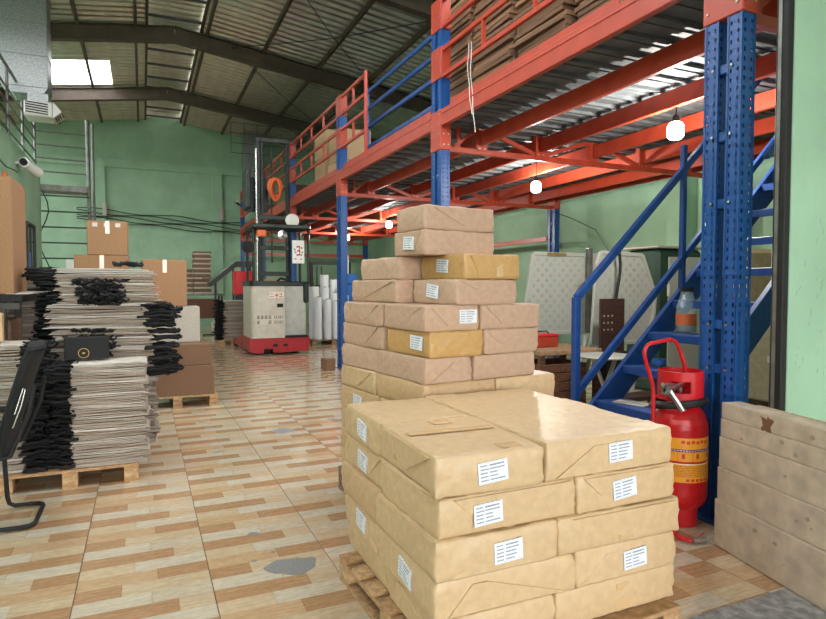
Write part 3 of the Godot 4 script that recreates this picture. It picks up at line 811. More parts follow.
func make_near_stack() -> void:
	pallet("pale wooden pallet under the near stack of golden packages", Vector3(1.445, 0, -2.32), Vector3(1.1, 0.125, 1.1), 0.05, M.pallet_wood, M.pallet_wood_b)
	var th := 0.146
	var nth := ["top", "second", "third", "fourth", "bottom"]
	# per layer: split in x on the front face, right end, split in z on the left face
	var lay := [[1.375, 2.02, -2.43], [1.52, 2.04, -2.40], [1.43, 2.06, -2.42], [1.52, 2.05, -2.42], [1.43, 2.05, -2.40]]
	rng.seed = 12
	for i in 5:
		var y := 0.127 + th * (4 - i)
		var l: Array = lay[i]
		var xl := 0.91 + rng.randf_range(-0.012, 0.012); var zf := -1.85 + rng.randf_range(-0.01, 0.012)
		if i == 4: xl = 0.94
		var mats := [M.kraft_gold, M.kraft_gold, M.kraft_tan]
		var where: String = "%s layer of the near pallet stack, " % nth[i]
		# front left
		var tags := [[], [], [], [], []]
		tags[0] = [["z", 0.0, 0.05, 0.09]]; tags[1] = [["z", -0.36, 0.0, 0.06]]; tags[2] = [["z", 0.12, 0.0, 0.05]]; tags[3] = [["x", 0.1, 0.0, -0.15]]
		var sz := Vector3(l[0] - xl - 0.012, th, zf - l[2] - 0.012)
		var at := Vector3((xl + l[0]) * 0.5, y, (zf + l[2]) * 0.5)
		var tp := []
		if i == 0: tp = [[Vector3(0, th + 0.004, -0.05), Vector3(sz.x * 0.86, 0.002, 0.05)], [Vector3(0.02, th + 0.004, -0.2), Vector3(0.09, 0.002, 0.07)], [Vector3(0.1, th + 0.003, sz.z * 0.5 - 0.05), Vector3(0.09, 0.002, 0.06)], [Vector3(-sz.x * 0.5 - 0.008, th * 0.55, -0.06), Vector3(0.002, 0.08, 0.09)]]
		package(where + "front left", "golden", mats[i % 2], sz, at, -0.035 if i == 0 else rng.randf_range(-0.02, 0.02), true if i % 2 else false, tags[i], tp, 1.1)
		# front right (a long one on the top layer)
		tags = [[["z", 0.1, 0.1, 0.04]], [["z", -0.1, 0.05, 0.1]], [], [["z", 0.12, 0.0, 0.06]], []]
		var zb: float = -2.93 if i == 0 else -2.44
		sz = Vector3(l[1] - l[0] - 0.012, th + (0.006 if i == 0 else 0.0), zf - zb - 0.012)
		tp = [[Vector3(0.1, th + 0.006, 0.1), Vector3(0.06, 0.002, 0.3)]] if i == 3 else ([[Vector3(0.02, 0.07, sz.z * 0.5 + 0.006), Vector3(0.07, 0.1, 0.002)]] if i in [2, 4] else [])
		package(where + ("long one on the right" if i == 0 else "front right"), "golden", mats[(i + 1) % 2], sz, Vector3((l[0] + l[1]) * 0.5, y, (zf + zb) * 0.5), rng.randf_range(-0.012, 0.012), i % 2 == 0, tags[i], tp, 1.1)
		# back left, with labels on the side face
		tags = [[["x", 0.15, 0.0, -0.1]], [["x", 0.1, 0.0, -0.1]], [], [["x", 0.1, 0.1, -0.08]], []]
		var xr: float = l[0] if i == 0 else 1.45
		sz = Vector3(xr - xl - 0.02, th, l[2] + 2.93 - 0.012)
		package(where + "back left", "golden", mats[i % 3], sz, Vector3((xl + 0.01 + xr) * 0.5, y, (l[2] - 2.93) * 0.5), rng.randf_range(-0.02, 0.02), i % 2 == 0, tags[i], [], 1.1)
		if i > 0:
			sz = Vector3(l[1] - 1.46, th, 0.48)
			package(where + "back right", "golden", M.kraft_gold, sz, Vector3((1.46 + l[1]) * 0.5 - 0.01, y, -2.69), 0.0, true)

func make_far_stack() -> void:
	var C := Vector3(1.42, 0, -3.0); var turn := 0.1223
	var bs := Basis(Vector3.UP, turn)
	var th := 0.147
	var pl := Vector3(0.5, 0, -0.57)
	pallet("weathered wooden pallet under the tall package stack", C + bs * pl, Vector3(1.04, 0.168, 1.16), turn, M.pallet_old, M.pallet_old)
	rng.seed = 31
	var nth := ["top", "second", "third", "fourth", "fifth", "sixth", "seventh", "eighth", "ninth", "tenth", "eleventh", "bottom"]
	# [layer, a0, a1, s0, s1, material, place, tags]: a runs right along the front, s runs back
	var P = M.kraft_pink; var A = M.kraft_amber; var G = M.kraft_gold; var T = M.kraft_tan
	var list := [
		[0, 0.12, 0.63, 0.2, 0.55, P, "alone", []], [1, 0.11, 0.63, 0.2, 0.56, P, "alone", [["x", 0.1, 0.0, -0.06]]],
		[2, 0.26, 0.665, 0.0, 0.48, A, "front right", [["x", 0.1, 0.1, -0.06]]], [2, 0.12, 0.6, 0.5, 1.05, P, "back left", []],
		[3, 0.19, 0.645, 0.0, 0.45, P, "front right", [["x", 0.0, 0.05, -0.12]]], [3, 0.07, 0.6, 0.47, 1.1, P, "back left", []],
		[4, 0.0, 0.363, 0.0, 0.5, P, "front left", [["z", 0.55, 0.1, 0.0]]], [4, 0.37, 0.83, 0.0, 0.5, P, "front right", []], [4, 0.0, 0.8, 0.51, 1.09, P, "back left", []],
		[5, 0.01, 0.388, 0.0, 0.47, A, "front left", [["x", 0.5, 0.1, -0.05]]], [5, 0.395, 0.82, 0.0, 0.5, P, "front right", []], [5, 0.0, 0.8, 0.51, 1.1, P, "back left", []],
		[6, 0.0, 0.314, 0.0, 0.58, P, "front left", []], [6, 0.32, 0.79, 0.0, 0.58, P, "front right", []], [6, 0.0, 0.78, 0.59, 1.11, P, "back left", []],
	]
	for i in range(7, 12):
		var sp := [0.486, 0.44, 0.5, 0.47, 0.49][i - 7] as float
		var ss := [0.59, 0.55, 0.6, 0.56, 0.58][i - 7] as float
		list.append([i, -0.01, sp, -0.0, ss - 0.01, [G, T][i % 2], "front left", []])
		list.append([i, sp + 0.01, 0.965, 0.0, ss - 0.01, [T, G][i % 2], "front right", []])
		list.append([i, -0.01, sp, ss, 1.12, [T, G][i % 2], "back left", [["x", 0.0, 0.0, -0.05]] if i == 8 else []])
		list.append([i, sp + 0.01, 0.95, ss, 1.12, G, "back right", []])
	for q in list:
		var w: float = q[2] - q[1] - 0.008; var d: float = q[4] - q[3] - 0.008
		var c := C + bs * Vector3((q[1] + q[2]) * 0.5, 0, -(q[3] + q[4]) * 0.5)
		c.y = 0.17 + th * (11 - q[0])
		var look := "golden" if q[5] == G or q[5] == T else ("amber taped" if q[5] == A else "pinkish brown")
		var where: String = ("%s layer of the tall stack, %s" % [nth[q[0]], q[6]]) if q[6] != "alone" else "%s of the tall stack" % ["topmost", "second from the top"][q[0]]
		var tp := []
		if q[5] == A: tp = [[Vector3(0.05, th * 0.5, d * 0.5 + 0.007), Vector3(0.05, th * 0.8, 0.002)]]
		package(where, look, q[5], Vector3(w, th, d), c, turn + rng.randf_range(-0.03, 0.03), (int(q[0]) % 2) == 0, q[7], tp, 0.9)

func make_boards() -> void:
	var hts := [0.262, 0.18, 0.17, 0.1, 0.09]
	var nm := ["lowest and tallest", "second from the floor", "middle", "second from the top", "topmost, stained"]
	var y := 0.004
	var turn := -0.2218; var ln := 1.9
	var d := Vector3(sin(turn), 0, cos(turn)); var inw := Vector3(cos(turn), 0, -sin(turn))
	for i in 5:
		var h: float = hts[i]
		var c := Vector3(2.91, 0, -2.37) + d * (ln * 0.5 + 0.002 * (i % 2)) + inw * (0.06 + y * 0.045 + 0.001 * (i % 3))
		c.y = y
		var t := thing("fibreboard_plank", "brown fibreboard plank in the pile by the entrance, %s" % nm[i], "plank", c, "fibreboard planks stacked on edge", turn)
		part(t, "plank_body", bx(0.12, h - 0.002, ln, 0.003), M.board, Vector3(0, h * 0.5, 0))
		rng.seed = 60 + i
		for k in 3:
			var poly := []
			var s := rng.randf_range(0.004, 0.012)
			for m in 12:
				var a := TAU * m / 12.0
				var r := s * (1.0 + 0.6 * nz.get_noise_2d(cos(a) * 2.0 + k * 9.0 + i * 31.0, sin(a) * 2.0))
				poly.append(Vector2(cos(a) * r * 1.4, sin(a) * r))
			part(t, "scuff", MB.new().prism(poly, Vector3.ZERO, Vector3.BACK, Vector3.UP, Vector3(-0.0006, 0, 0)).done(), M.scuff, Vector3(-0.0602, h * rng.randf_range(0.2, 0.8), -ln * 0.5 + rng.randf_range(0.1, 0.8)))
		if i == 4:
			var poly := []
			for m in 26:
				var a := TAU * m / 26.0
				var r := 0.038 * (1.0 + 0.9 * nz.get_noise_2d(cos(a) * 0.9 + 4.0, sin(a) * 0.9))
				poly.append(Vector2(cos(a) * r, sin(a) * r * 1.05))
			part(t, "stain", MB.new().prism(poly, Vector3.ZERO, Vector3.BACK, Vector3.UP, Vector3(-0.0008, 0, 0)).done(), M.stain, Vector3(-0.0602, 0.035, -0.62)).set_meta("label", "dark brown stain")
		y += h
	for i in 2:
		var c := Vector3(2.93, 0.004, -2.33) + d * (0.95 + 0.05 * i) + inw * (0.185 + 0.035 * i)
		var hh := 0.79 - 0.02 * i
		single("plywood_sheet", ["pale plywood sheet standing directly behind the fibreboard planks", "second pale sheet behind the planks, near the entrance wall"][i], "board", MB.new().box(Vector3(0, hh * 0.5, 0), Vector3(0.02, hh, 1.85), 0.002).done(), M.board_edge, c, "", Vector3(0, turn, 0))

func make_extinguisher() -> void:
	var e := thing("fire_extinguisher", "large red wheeled fire extinguisher with tube handle and yellow label by blue post", "fire extinguisher", Vector3(3.0, 0.0, -2.7))
	var R := 0.16
	var prof := [Vector2(0.0, 0.1)]
	for k in 7:
		var a := PI / 2 * k / 6.0
		prof.append(Vector2(R * 0.6 + R * 0.4 * sin(a), 0.2 - 0.09 * cos(a)))
	prof.append(Vector2(R, 0.6))
	for k in 8:
		var a := PI / 2 * k / 7.0
		prof.append(Vector2(R * 0.35 + R * 0.65 * cos(a), 0.6 + 0.14 * sin(a)))
	prof.append(Vector2(0.0, 0.745))
	part(e, "cylinder", MB.new().lathe(prof, 36).done(), M.red_paint)
	part(e, "foot_ring", MB.new().lathe([Vector2(0.095, 0.0), Vector2(0.105, 0.0), Vector2(0.11, 0.15), Vector2(0.1, 0.15)], 28).done(), M.red_paint)
	part(e, "wrap_label", MB.new().lathe([Vector2(R + 0.0008, 0.29), Vector2(R + 0.0008, 0.555)], 24, Vector3.ZERO, PI * 1.02, PI * 1.72).done(), M.extinguisher_label).set_meta("label", "yellow instruction label")
	var ring := MB.new()
	for q in [[0.132, 0.765, 0.94], [0.126, 0.94, 0.765]]: ring.lathe([Vector2(q[0], q[1]), Vector2(q[0], q[2])], 26, Vector3.ZERO, PI * 1.38, PI * 3.1)
	ring.lathe([Vector2(0.132, 0.94), Vector2(0.126, 0.941)], 26, Vector3.ZERO, PI * 1.1, PI * 3.1)
	for q in [[0.765, 0.815], [0.885, 0.94]]:
		ring.lathe([Vector2(0.132, q[0]), Vector2(0.132, q[1])], 6, Vector3.ZERO, PI * 1.1, PI * 1.38)
	part(e, "guard_collar", ring.done(), M.red_paint)
	# valve
	var v := MB.new()
	v.tube([Vector3(0, 0.72, 0), Vector3(0, 0.84, 0)], 0.022, 10)
	v.tube([Vector3(0.02, 0.85, 0), Vector3(-0.2, 0.84, 0.08)], 0.016, 8)
	v.tube([Vector3(-0.1, 0.86, 0.04), Vector3(-0.24, 0.88, 0.09)], 0.012, 8)
	v.tube([Vector3(-0.17, 0.84, 0.07), Vector3(-0.11, 0.72, 0.12)], 0.02, 8)
	part(e, "valve", v.done(), M.chrome)
	part(e, "valve_wheel", MB.new().lathe([Vector2(0.012, -0.012), Vector2(0.03, -0.01), Vector2(0.03, 0.01), Vector2(0.012, 0.012)], 10).done(), M.steel_gray, Vector3(-0.21, 0.84, 0.085), Vector3(0, 0, 1.2))
	# push handle of bent red tube
	var hp := []
	for q in [[-0.25, 0.42], [-0.25, 0.82], [-0.26, 0.88], [-0.32, 1.03], [-0.325, 1.07], [-0.31, 1.1], [-0.28, 1.115], [-0.12, 1.135], [-0.08, 1.12], [-0.055, 1.09], [0.0, 0.97], [0.01, 0.9]]: hp.append(Vector3(q[0], q[1], 0.03))
	part(e, "handle", MB.new().tube(hp, 0.0115, 10).done(), M.red_paint)
	part(e, "handle_bracket", MB.new().tube([Vector3(-0.25, 0.8, 0.03), Vector3(-0.08, 0.8, 0.02)], 0.009, 8).done(), M.red_paint)
	# black hose wound round the shoulder
	var cp := []
	for k in 56:
		var a := TAU * k / 20.0
		cp.append(Vector3(cos(a) * (0.16 + 0.012 * sin(k * 0.7)) - 0.01, 0.735 + 0.02 * sin(a + 0.6) + 0.012 * k / 28.0, sin(a) * 0.15))
	part(e, "hose", MB.new().tube(cp, 0.014, 8).done(), M.rubber)
	for s in [-1.0, 1.0]:
		part(e, "wheel", MB.new().lathe([Vector2(0.02, -0.015), Vector2(0.055, -0.015), Vector2(0.06, 0.0), Vector2(0.055, 0.015), Vector2(0.02, 0.015)], 18).done(), M.rubber, Vector3(0.02 + 0.1 * s, 0.06, -0.14), Vector3(0, 0, PI / 2))
	var hs := []
	for q in [[2.78, 0.14, -2.62], [2.74, 0.06, -2.55], [2.76, 0.025, -2.46], [2.80, 0.022, -2.42]]: hs.append(Vector3(q[0], q[1], q[2]))
	var rh := thing("air_hose", "red air hose with chrome coupling on floor beside the planks", "hose", Vector3(2.8, 0, -2.42))
	part(rh, "hose", MB.new().tube(hs.map(func(p): return p - rh.position), 0.014, 8).done(), M.red_paint)
	part(rh, "coupling", MB.new().tube([Vector3(0.0, 0.022, 0), Vector3(0.035, 0.022, 0.01), Vector3(0.036, 0.02, 0.01), Vector3(0.08, 0.02, 0.02)], 0.017, 10).done(), M.chrome)
	part(rh, "coupling_lever", bx(0.05, 0.008, 0.02, 0.002), M.chrome, Vector3(0.06, 0.042, 0.01), Vector3(0, 0, 0.3))

# ---------------------------------------------------------------- flat paper bags
var bag_meshes := []
var ribbon_meshes := []

func prepare_bags() -> void:
	rng.seed = 500
	for k in 6:
		# three folded layers of one flat bag, mouth at -x, folded base at +x
		var b := MB.new()
		var nx := 5; var nzz := 3
		for l in 3:
			var ln := 0.5 - 0.012 * l; var wd := 0.4 - 0.006 * ((l * 2 + k) % 3)
			var th := 0.0052
			var f := func(i: int, j: int, up: float) -> Vector3:
				var u := float(i) / nx; var w := float(j) / nzz
				var y := 0.001 + l * 0.0068 + 0.0028 * sin(u * 5.0 + k * 1.7 + l) + 0.0018 * sin(w * 4.0 + k + l * 2.0)
				y += 0.006 * l * maxf(0.0, u - 0.7)
				return Vector3(-0.25 + ln * u + 0.006 * ((k + l) % 3), y + up, (w - 0.5) * wd)
			for i in nx:
				for j in nzz:
					b.quad(f.call(i, j + 1, th), f.call(i + 1, j + 1, th), f.call(i + 1, j, th), f.call(i, j, th))
					b.quad(f.call(i, j, 0.0), f.call(i + 1, j, 0.0), f.call(i + 1, j + 1, 0.0), f.call(i, j + 1, 0.0))
			for i in nx:
				b.quad(f.call(i, nzz, 0.0), f.call(i + 1, nzz, 0.0), f.call(i + 1, nzz, th), f.call(i, nzz, th))
				b.quad(f.call(i + 1, 0, 0.0), f.call(i, 0, 0.0), f.call(i, 0, th), f.call(i + 1, 0, th))
			for j in nzz:
				b.quad(f.call(nx, j + 1, 0.0), f.call(nx, j, 0.0), f.call(nx, j, th), f.call(nx, j + 1, th))
				b.quad(f.call(0, j, 0.0), f.call(0, j + 1, 0.0), f.call(0, j + 1, th), f.call(0, j, th))
		bag_meshes.append(b.done())
	for k in 5:
		var b := MB.new()
		for l in 4:
			var pts := []
			var z0 := rng.randf_range(-0.16, 0.16)
			for i in 13:
				var t := i / 12.0
				pts.append(Vector3(-0.235 - 0.17 * sin(PI * t) + rng.randf_range(-0.018, 0.018), 0.008 + rng.randf_range(-0.012, 0.016), z0 + (t - 0.5) * 0.16 + rng.randf_range(-0.03, 0.03)))
			b.tube(pts, 0.011, 4, 0.5)
		ribbon_meshes.append(b.done())

func bag_stack(label: String, group: String, base: Vector3, count: int, pitch: float, lay: Callable, jitter: float, sd: int, size := Vector3.ONE, ribbon: Material = null) -> void:
	# lay(i) gives [turn, dx, dz, handles over the front edge]
	rng.seed = sd
	for i in count:
		var tr: Array = lay.call(i)
		var t := thing("paper_bag", label, "paper bag", base + Vector3(tr[1] + rng.randf_range(-jitter, jitter), i * pitch, tr[2] + rng.randf_range(-jitter, jitter)), group, tr[0] + rng.randf_range(-0.05, 0.05))
		t.rotation.z = rng.randf_range(-0.012, 0.012); t.rotation.x = rng.randf_range(-0.01, 0.01)
		t.scale = size
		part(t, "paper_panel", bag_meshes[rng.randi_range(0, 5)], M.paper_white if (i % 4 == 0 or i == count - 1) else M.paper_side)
		var h := part(t, "ribbon_handle", ribbon_meshes[rng.randi_range(0, 4)], ribbon if ribbon else M.ribbon)
		if tr.size() > 3 and tr[3] != 0.0:
			h.rotation.y = PI / 2; h.position = Vector3(tr[3], 0, -0.07); h.scale.z = 0.62
		h.scale.x = rng.randf_range(0.9, 1.08)
		if ribbon:
			part(t, "ribbon_handle", ribbon_meshes[rng.randi_range(0, 4)], ribbon, Vector3(-0.13, 0, 0))
		if i == count - 1: t.set_meta("label", label.replace("flat white", "topmost flat white"))

func make_bag_pallet() -> void:
	prepare_bags()
	pallet("wooden pallet behind the bench under the green-ribboned bags", Vector3(-1.05, 0, -6.62), Vector3(0.75, 0.13, 0.6), 0.0, M.pallet_wood_b, M.pallet_old)
	pallet("pale wooden pallet loaded with white paper bags", Vector3(-0.5, 0, -5.44), Vector3(0.9, 0.13, 1.02), 0.0, M.pallet_wood, M.pallet_wood_b)
	pallet("small wooden pallet behind the black chair under the bags", Vector3(-1.19, 0, -5.22), Vector3(0.45, 0.13, 0.56), 0.0, M.pallet_wood, M.pallet_wood_b)
	bag_stack("flat white paper bag with black ribbon, in the low front stack on the pallet", "bags in the front stack", Vector3(-0.24, 0.132, -5.16), 35, 0.0215, func(_i): return [0.0, 0.0, 0.0], 0.015, 1)
	bag_stack("flat white paper bag with black ribbon, in the tall middle stack", "bags in the tall stack", Vector3(-0.28, 0.132, -5.74), 66, 0.0222, func(i):
		if i < 26: return [0.0, 0.0, 0.0]
		if i < 34: return [PI, -0.03, 0.0]
		if i < 44: return [0.0 if i % 3 else PI, -0.02, 0.0, -0.06 if i % 3 else 0.0]
		if i < 53: return [PI, -0.06, 0.0]
		if i < 62: return [0.0, 0.02, 0.0, -0.03]
		return [0.0, 0.0, 0.0], 0.03, 2, Vector3(1.45, 1, 1))
	bag_stack("flat white paper bag with black ribbon, in the stack behind the black chair", "bags in the stack by the chair", Vector3(-1.04, 0.132, -5.2), 42, 0.0218, func(_i): return [PI, 0.0, 0.0], 0.02, 3)
	bag_stack("flat white paper bag with dark green ribbon, in the stack behind the bench", "bags behind the bench", Vector3(-1.12, 0.132, -6.52), 66, 0.0218, func(_i): return [PI, 0.0, 0.0], 0.02, 4, Vector3(1, 1, 1.1), M.green_ribbon)
	var g := thing("gift_box", "black gift box with round gold emblem between the bag stacks", "box", Vector3(-0.40, 0.893, -5.27), "", 0.0)
	part(g, "box_body", bx(0.3, 0.17, 0.1, 0.004), M.black_plastic, Vector3(0, 0.085, 0))
	part(g, "emblem", MB.new().lathe([Vector2(0.038, 0.0), Vector2(0.038, 0.002), Vector2(0.034, 0.002), Vector2(0.034, 0.0)], 24).done(), M.gold, Vector3(-0.02, 0.05, 0.05), Vector3(PI / 2, 0, 0)).set_meta("label", "gold ring emblem")
	part(g, "emblem_dot", bx(0.02, 0.012, 0.002), M.gold, Vector3(-0.02, 0.05, 0.051))
	# loose ribbon on the very top
	var pts := []
	for i in 22: pts.append(Vector3(0.16 * cos(i * 0.5) * (0.4 + i * 0.02), 0.012 + 0.012 * sin(i * 1.7), 0.07 * sin(i * 0.5) - 0.0 + 0.004 * i))
	single("loose_ribbon", "black ribbon lying loose on top of the tall bag stack", "ribbon", MB.new().tube(pts, 0.014, 5, 0.5).done(), M.ribbon, Vector3(-0.1, 1.625, -5.66))

func make_left_side() -> void:
	# office chair seen from the side
	var c := thing("office_chair", "black cantilever office chair at the edge beside the bag pallet", "chair", Vector3(-0.9, 0, -4.4))
	var bk := MB.new()
	var bp := []
	for i in 15:
		var t := i / 14.0
		bp.append(Vector3(0.12 + 0.03 * sin(t * PI) + 0.17 * t * t, 0.49 + 0.58 * t, 0))
	bk.tube(bp, 0.047, 20, 4.6)
	# rounded top edge of the shell
	bk.lathe([Vector2(0.216, -0.0), Vector2(0.2, 0.022), Vector2(0.15, 0.036), Vector2(0.0, 0.042)], 24)
	for i in range(bk.v.size() - 24 * 3 * 6, bk.v.size()):
		bk.v[i] = Vector3(bk.v[i].x * 0.21, bk.v[i].y, bk.v[i].z) + Vector3(0.29, 1.07, 0)
	part(c, "backrest", bk.done(), M.black_fabric)
	part(c, "seat", bx(0.46, 0.07, 0.46, 0.02), M.black_fabric, Vector3(-0.08, 0.46, 0))
	for s in [-1.0, 1.0]:
		var z: float = s * 0.22
		part(c, "frame", MB.new().tube([Vector3(0.3, 0.86, z), Vector3(0.27, 0.7, z), Vector3(0.17, 0.45, z), Vector3(0.075, 0.43, z), Vector3(0.06, 0.4, z), Vector3(0.075, 0.08, z), Vector3(0.085, 0.04, z), Vector3(0.115, 0.022, z), Vector3(0.22, 0.02, z)], 0.014, 8).done(), M.black_plastic)
		part(c, "arm_pad", bx(0.26, 0.035, 0.05, 0.012), M.black_plastic, Vector3(0.0, 0.66, z))
	part(c, "base_bar", MB.new().tube([Vector3(0.21, 0.02, -0.22), Vector3(0.25, 0.02, -0.212), Vector3(0.275, 0.02, -0.185), Vector3(0.283, 0.02, -0.15), Vector3(0.283, 0.02, 0.15), Vector3(0.275, 0.02, 0.185), Vector3(0.25, 0.02, 0.212), Vector3(0.21, 0.02, 0.22)], 0.014, 8).done(), M.black_plastic)
	part(c, "back_trim", MB.new().tube([Vector3(0.19, 0.62, 0.225), Vector3(0.235, 0.75, 0.222), Vector3(0.255, 0.84, 0.215), Vector3(0.245, 0.85, 0.215), Vector3(0.2, 0.7, 0.225)], 0.005, 6).done(), M.chrome)
	# tall bench with a carton on it
	var b := thing("work_bench", "tall bench with black top carrying a big carton by the left wall", "bench", Vector3(-1.27, 0, -5.84))
	part(b, "bench_top", bx(0.84, 0.06, 0.74, 0.006), M.black_plastic, Vector3(0, 1.36, 0))
	part(b, "apron", bx(0.8, 0.05, 0.03), M.steel_dark, Vector3(0, 1.3, 0.33))
	for x in [-0.38, 0.28]:
		for z in [-0.33, 0.28]: part(b, "leg", bx(0.045, 1.33, 0.045), M.steel_dark, Vector3(x, 0.665, z))
	part(b, "shelf", bx(0.8, 0.03, 0.7), M.table_wood, Vector3(0, 0.95, 0))
	carton("tall brown carton standing on the black bench by left wall", Vector3(-1.16, 1.392, -5.82), Vector3(0.5, 0.9, 0.6), M.carton, 0.0, true)
	carton("low brown carton on the shelf under the black bench top", Vector3(-1.25, 0.967, -5.84), Vector3(0.6, 0.22, 0.5), M.carton_dark, 0.0, false)
	carton("pale kraft envelope box lying on the bags by the chair", Vector3(-1.05, 1.055, -5.2), Vector3(0.24, 0.2, 0.16), M.carton_pale, 0.1, false)
	for i in 5:
		single("paper_sheet", "loose white sheet of paper on the black bench top, number %s from the wall" % ["one", "two", "three", "four", "five"][i], "paper", bx(0.16, 0.004, 0.21, 0.001), M.paper_white, Vector3(-0.885 + 0.012 * i, 1.393 + 0.0045 * i, -5.62 - 0.06 * i), "papers on the bench", Vector3(0, 0.3 * i, 0.0))
	# ladder scaffold at the end of the office
	var l := thing("scaffold_ladder", "grey steel ladder frame with rungs rising to the office roof", "ladder", Vector3(-1.6, 0, -15.6))
	for s in [[-0.48, 3.95], [0.5, 5.2]]:
		part(l, "upright", MB.new().tube([Vector3(s[0] * 1.12, 0.0, 0.15), Vector3(s[0], s[1], 0)], 0.04, 8).done(), M.steel_gray)
	part(l, "upright", MB.new().tube([Vector3(0.62, 0.0, -0.3), Vector3(0.58, 5.2, -0.35)], 0.03, 8).done(), M.steel_gray)
	for i in 10: part(l, "rung", MB.new().tube([Vector3(-0.52, 0.35 + 0.345 * i, 0.1), Vector3(0.54, 0.35 + 0.345 * i, 0.1)], 0.018, 6).done(), M.steel_dark)
	for i in 4: part(l, "guard_bar", MB.new().tube([Vector3(-0.5, 4.0 + 0.29 * i, 0), Vector3(0.5, 3.98 + 0.29 * i, 0)], 0.018, 6).done(), M.steel_gray)
	part(l, "landing", bx(0.95, 0.14, 0.5, 0.006), M.steel_gray, Vector3(0.02, 3.62, -0.1))
	var cb := []
	for i in 14: cb.append(Vector3(-0.36 + 0.1 * sin(i * 0.9), 3.5 - 0.2 * i, 0.16))
	part(l, "hanging_cable", MB.new().tube(cb, 0.014, 6).done(), M.wire)
	# railing on the office roof
	var r := thing("roof_railing", "grey pipe railing along the edge of the office roof", "railing", Vector3(-2.08, 3.96, -8.85))
	for y in [0.18, 0.42, 0.66, 0.9, 1.28]: part(r, "rail", MB.new().tube([Vector3(0, y, 6.5), Vector3(0, y, -6.45)], 0.02 if y < 1.2 else 0.028, 6).done(), M.steel_gray)
	for i in 10: part(r, "rail_post", MB.new().tube([Vector3(0, 0, 6.4 - 1.43 * i), Vector3(0, 1.28, 6.4 - 1.43 * i)], 0.026, 6).done(), M.steel_gray)
	# goods behind the railing: brown roll-ups
	for i in 6:
		single("timber_board", "brown board leaning behind the office roof railing, %s along" % ["first", "second", "third", "fourth", "fifth", "sixth"][i], "board", MB.new().box(Vector3(0, 0.7, 0), Vector3(0.05, 1.4, 0.55), 0.004).done(), M.carton_dark if i % 2 else M.crate_wood, Vector3(-2.4, 3.965, -9.6 - 0.62 * i), "boards on the office roof", Vector3(0, 0, 0.1))
	# security camera
	var s := thing("security_camera", "white bullet security camera bracketed on the green office wall", "camera", Vector3(-1.9, 3.62, -12.6))
	part(s, "bracket", bx(0.12, 0.04, 0.04), M.white_paint, Vector3(-0.04, 0, 0))
	part(s, "housing", MB.new().tube([Vector3(0.04, 0, 0.1), Vector3(0.04, -0.0, -0.1), Vector3(0.2, -0.1, -0.35)], 0.09, 12).done(), M.white_paint)
	part(s, "lens", MB.new().tube([Vector3(0.035, 0.0, 0.1), Vector3(0.03, 0.005, 0.16)], 0.06, 12).done(), M.black_plastic)
	single("wall_switch", "small orange box on the green office wall", "switch", bx(0.06, 0.18, 0.14, 0.01), M.orange_label, Vector3(-1.97, 3.17, -11.45))
	single("wall_wire", "thin wire sagging along the green office wall", "wire", MB.new().tube([Vector3(0, 0.1, 1.2), Vector3(0, -0.03, 0.6), Vector3(0, -0.06, 0), Vector3(0, 0.0, -0.6), Vector3(0, 0.02, -1.0)], 0.008, 5).done(), M.wire, Vector3(-1.99, 3.45, -11.7))

func carton(label: String, at: Vector3, sz: Vector3, m: Material, turn := 0.0, taped := true, group := "") -> Node3D:
	var c := thing("cardboard_carton", label, "carton", at, group, turn)
	part(c, "carton_body", bx(sz.x, sz.y, sz.z, 0.006), m, Vector3(0, sz.y * 0.5, 0))
	part(c, "flap", bx(sz.x - 0.01, 0.004, sz.z * 0.5 - 0.006, 0.001), m, Vector3(0, sz.y + 0.001, sz.z * 0.25))
	part(c, "flap", bx(sz.x - 0.01, 0.004, sz.z * 0.5 - 0.006, 0.001), m, Vector3(0, sz.y + 0.001, -sz.z * 0.25))
	if taped:
		part(c, "tape", bx(0.05, minf(0.16, sz.y * 0.4), 0.002), M.clear_tape, Vector3(0, sz.y - minf(0.08, sz.y * 0.2), sz.z * 0.5 + 0.001))
		part(c, "tape", bx(0.05, 0.002, sz.z), M.clear_tape, Vector3(0, sz.y + 0.004, 0))
	return c

func make_cartons() -> void:
	pallet("wooden pallet under the brown and grey cartons", Vector3(0.36, 0, -8.25), Vector3(0.92, 0.14, 1.1), 0.0, M.pallet_wood_b, M.pallet_wood)
	carton("large brown carton at the bottom of the pallet pile", Vector3(0.35, 0.142, -8.1), Vector3(0.86, 0.35, 0.8), M.carton_dark, 0.0, false)
	carton("low brown carton second from the bottom of the pallet pile", Vector3(0.34, 0.498, -8.12), Vector3(0.82, 0.25, 0.74), M.carton_dark, 0.01, false)
	carton("pale grey carton in the middle of the pallet pile", Vector3(0.32, 0.755, -8.3), Vector3(0.66, 0.44, 0.5), M.carton_gray, 0.0, false)
	carton("tall brown taped carton on top of the grey carton", Vector3(0.25, 1.205, -8.42), Vector3(0.52, 0.58, 0.4), M.carton, 0.02, true)
	pallet("wooden pallet under the four stacked cartons", Vector3(-0.5, 0, -9.0), Vector3(0.8, 0.14, 0.8), 0.0, M.pallet_wood_b, M.pallet_old)
	var y := 0.142
	var nm := ["bottom", "second", "third", "top"]
	for i in 4:
		var h: float = [0.56, 0.57, 0.56, 0.43][i]; var w: float = [0.6, 0.6, 0.62, 0.46][i]
		carton("brown carton, %s of the tower behind the bag stack" % nm[i], Vector3(-0.47 if i < 3 else -0.4, y, -8.85), Vector3(w, h, 0.5), M.carton, 0.0, true, "cartons in the tower")
		if i == 3:
			var t: Node3D = get_child(get_child_count() - 1)
			for k in 3: part(t, "shipping_label", bx(0.06, 0.05, 0.002), M.paper_white, Vector3(-0.14 + 0.13 * k, h - 0.05, 0.251))
		y += h + 0.006

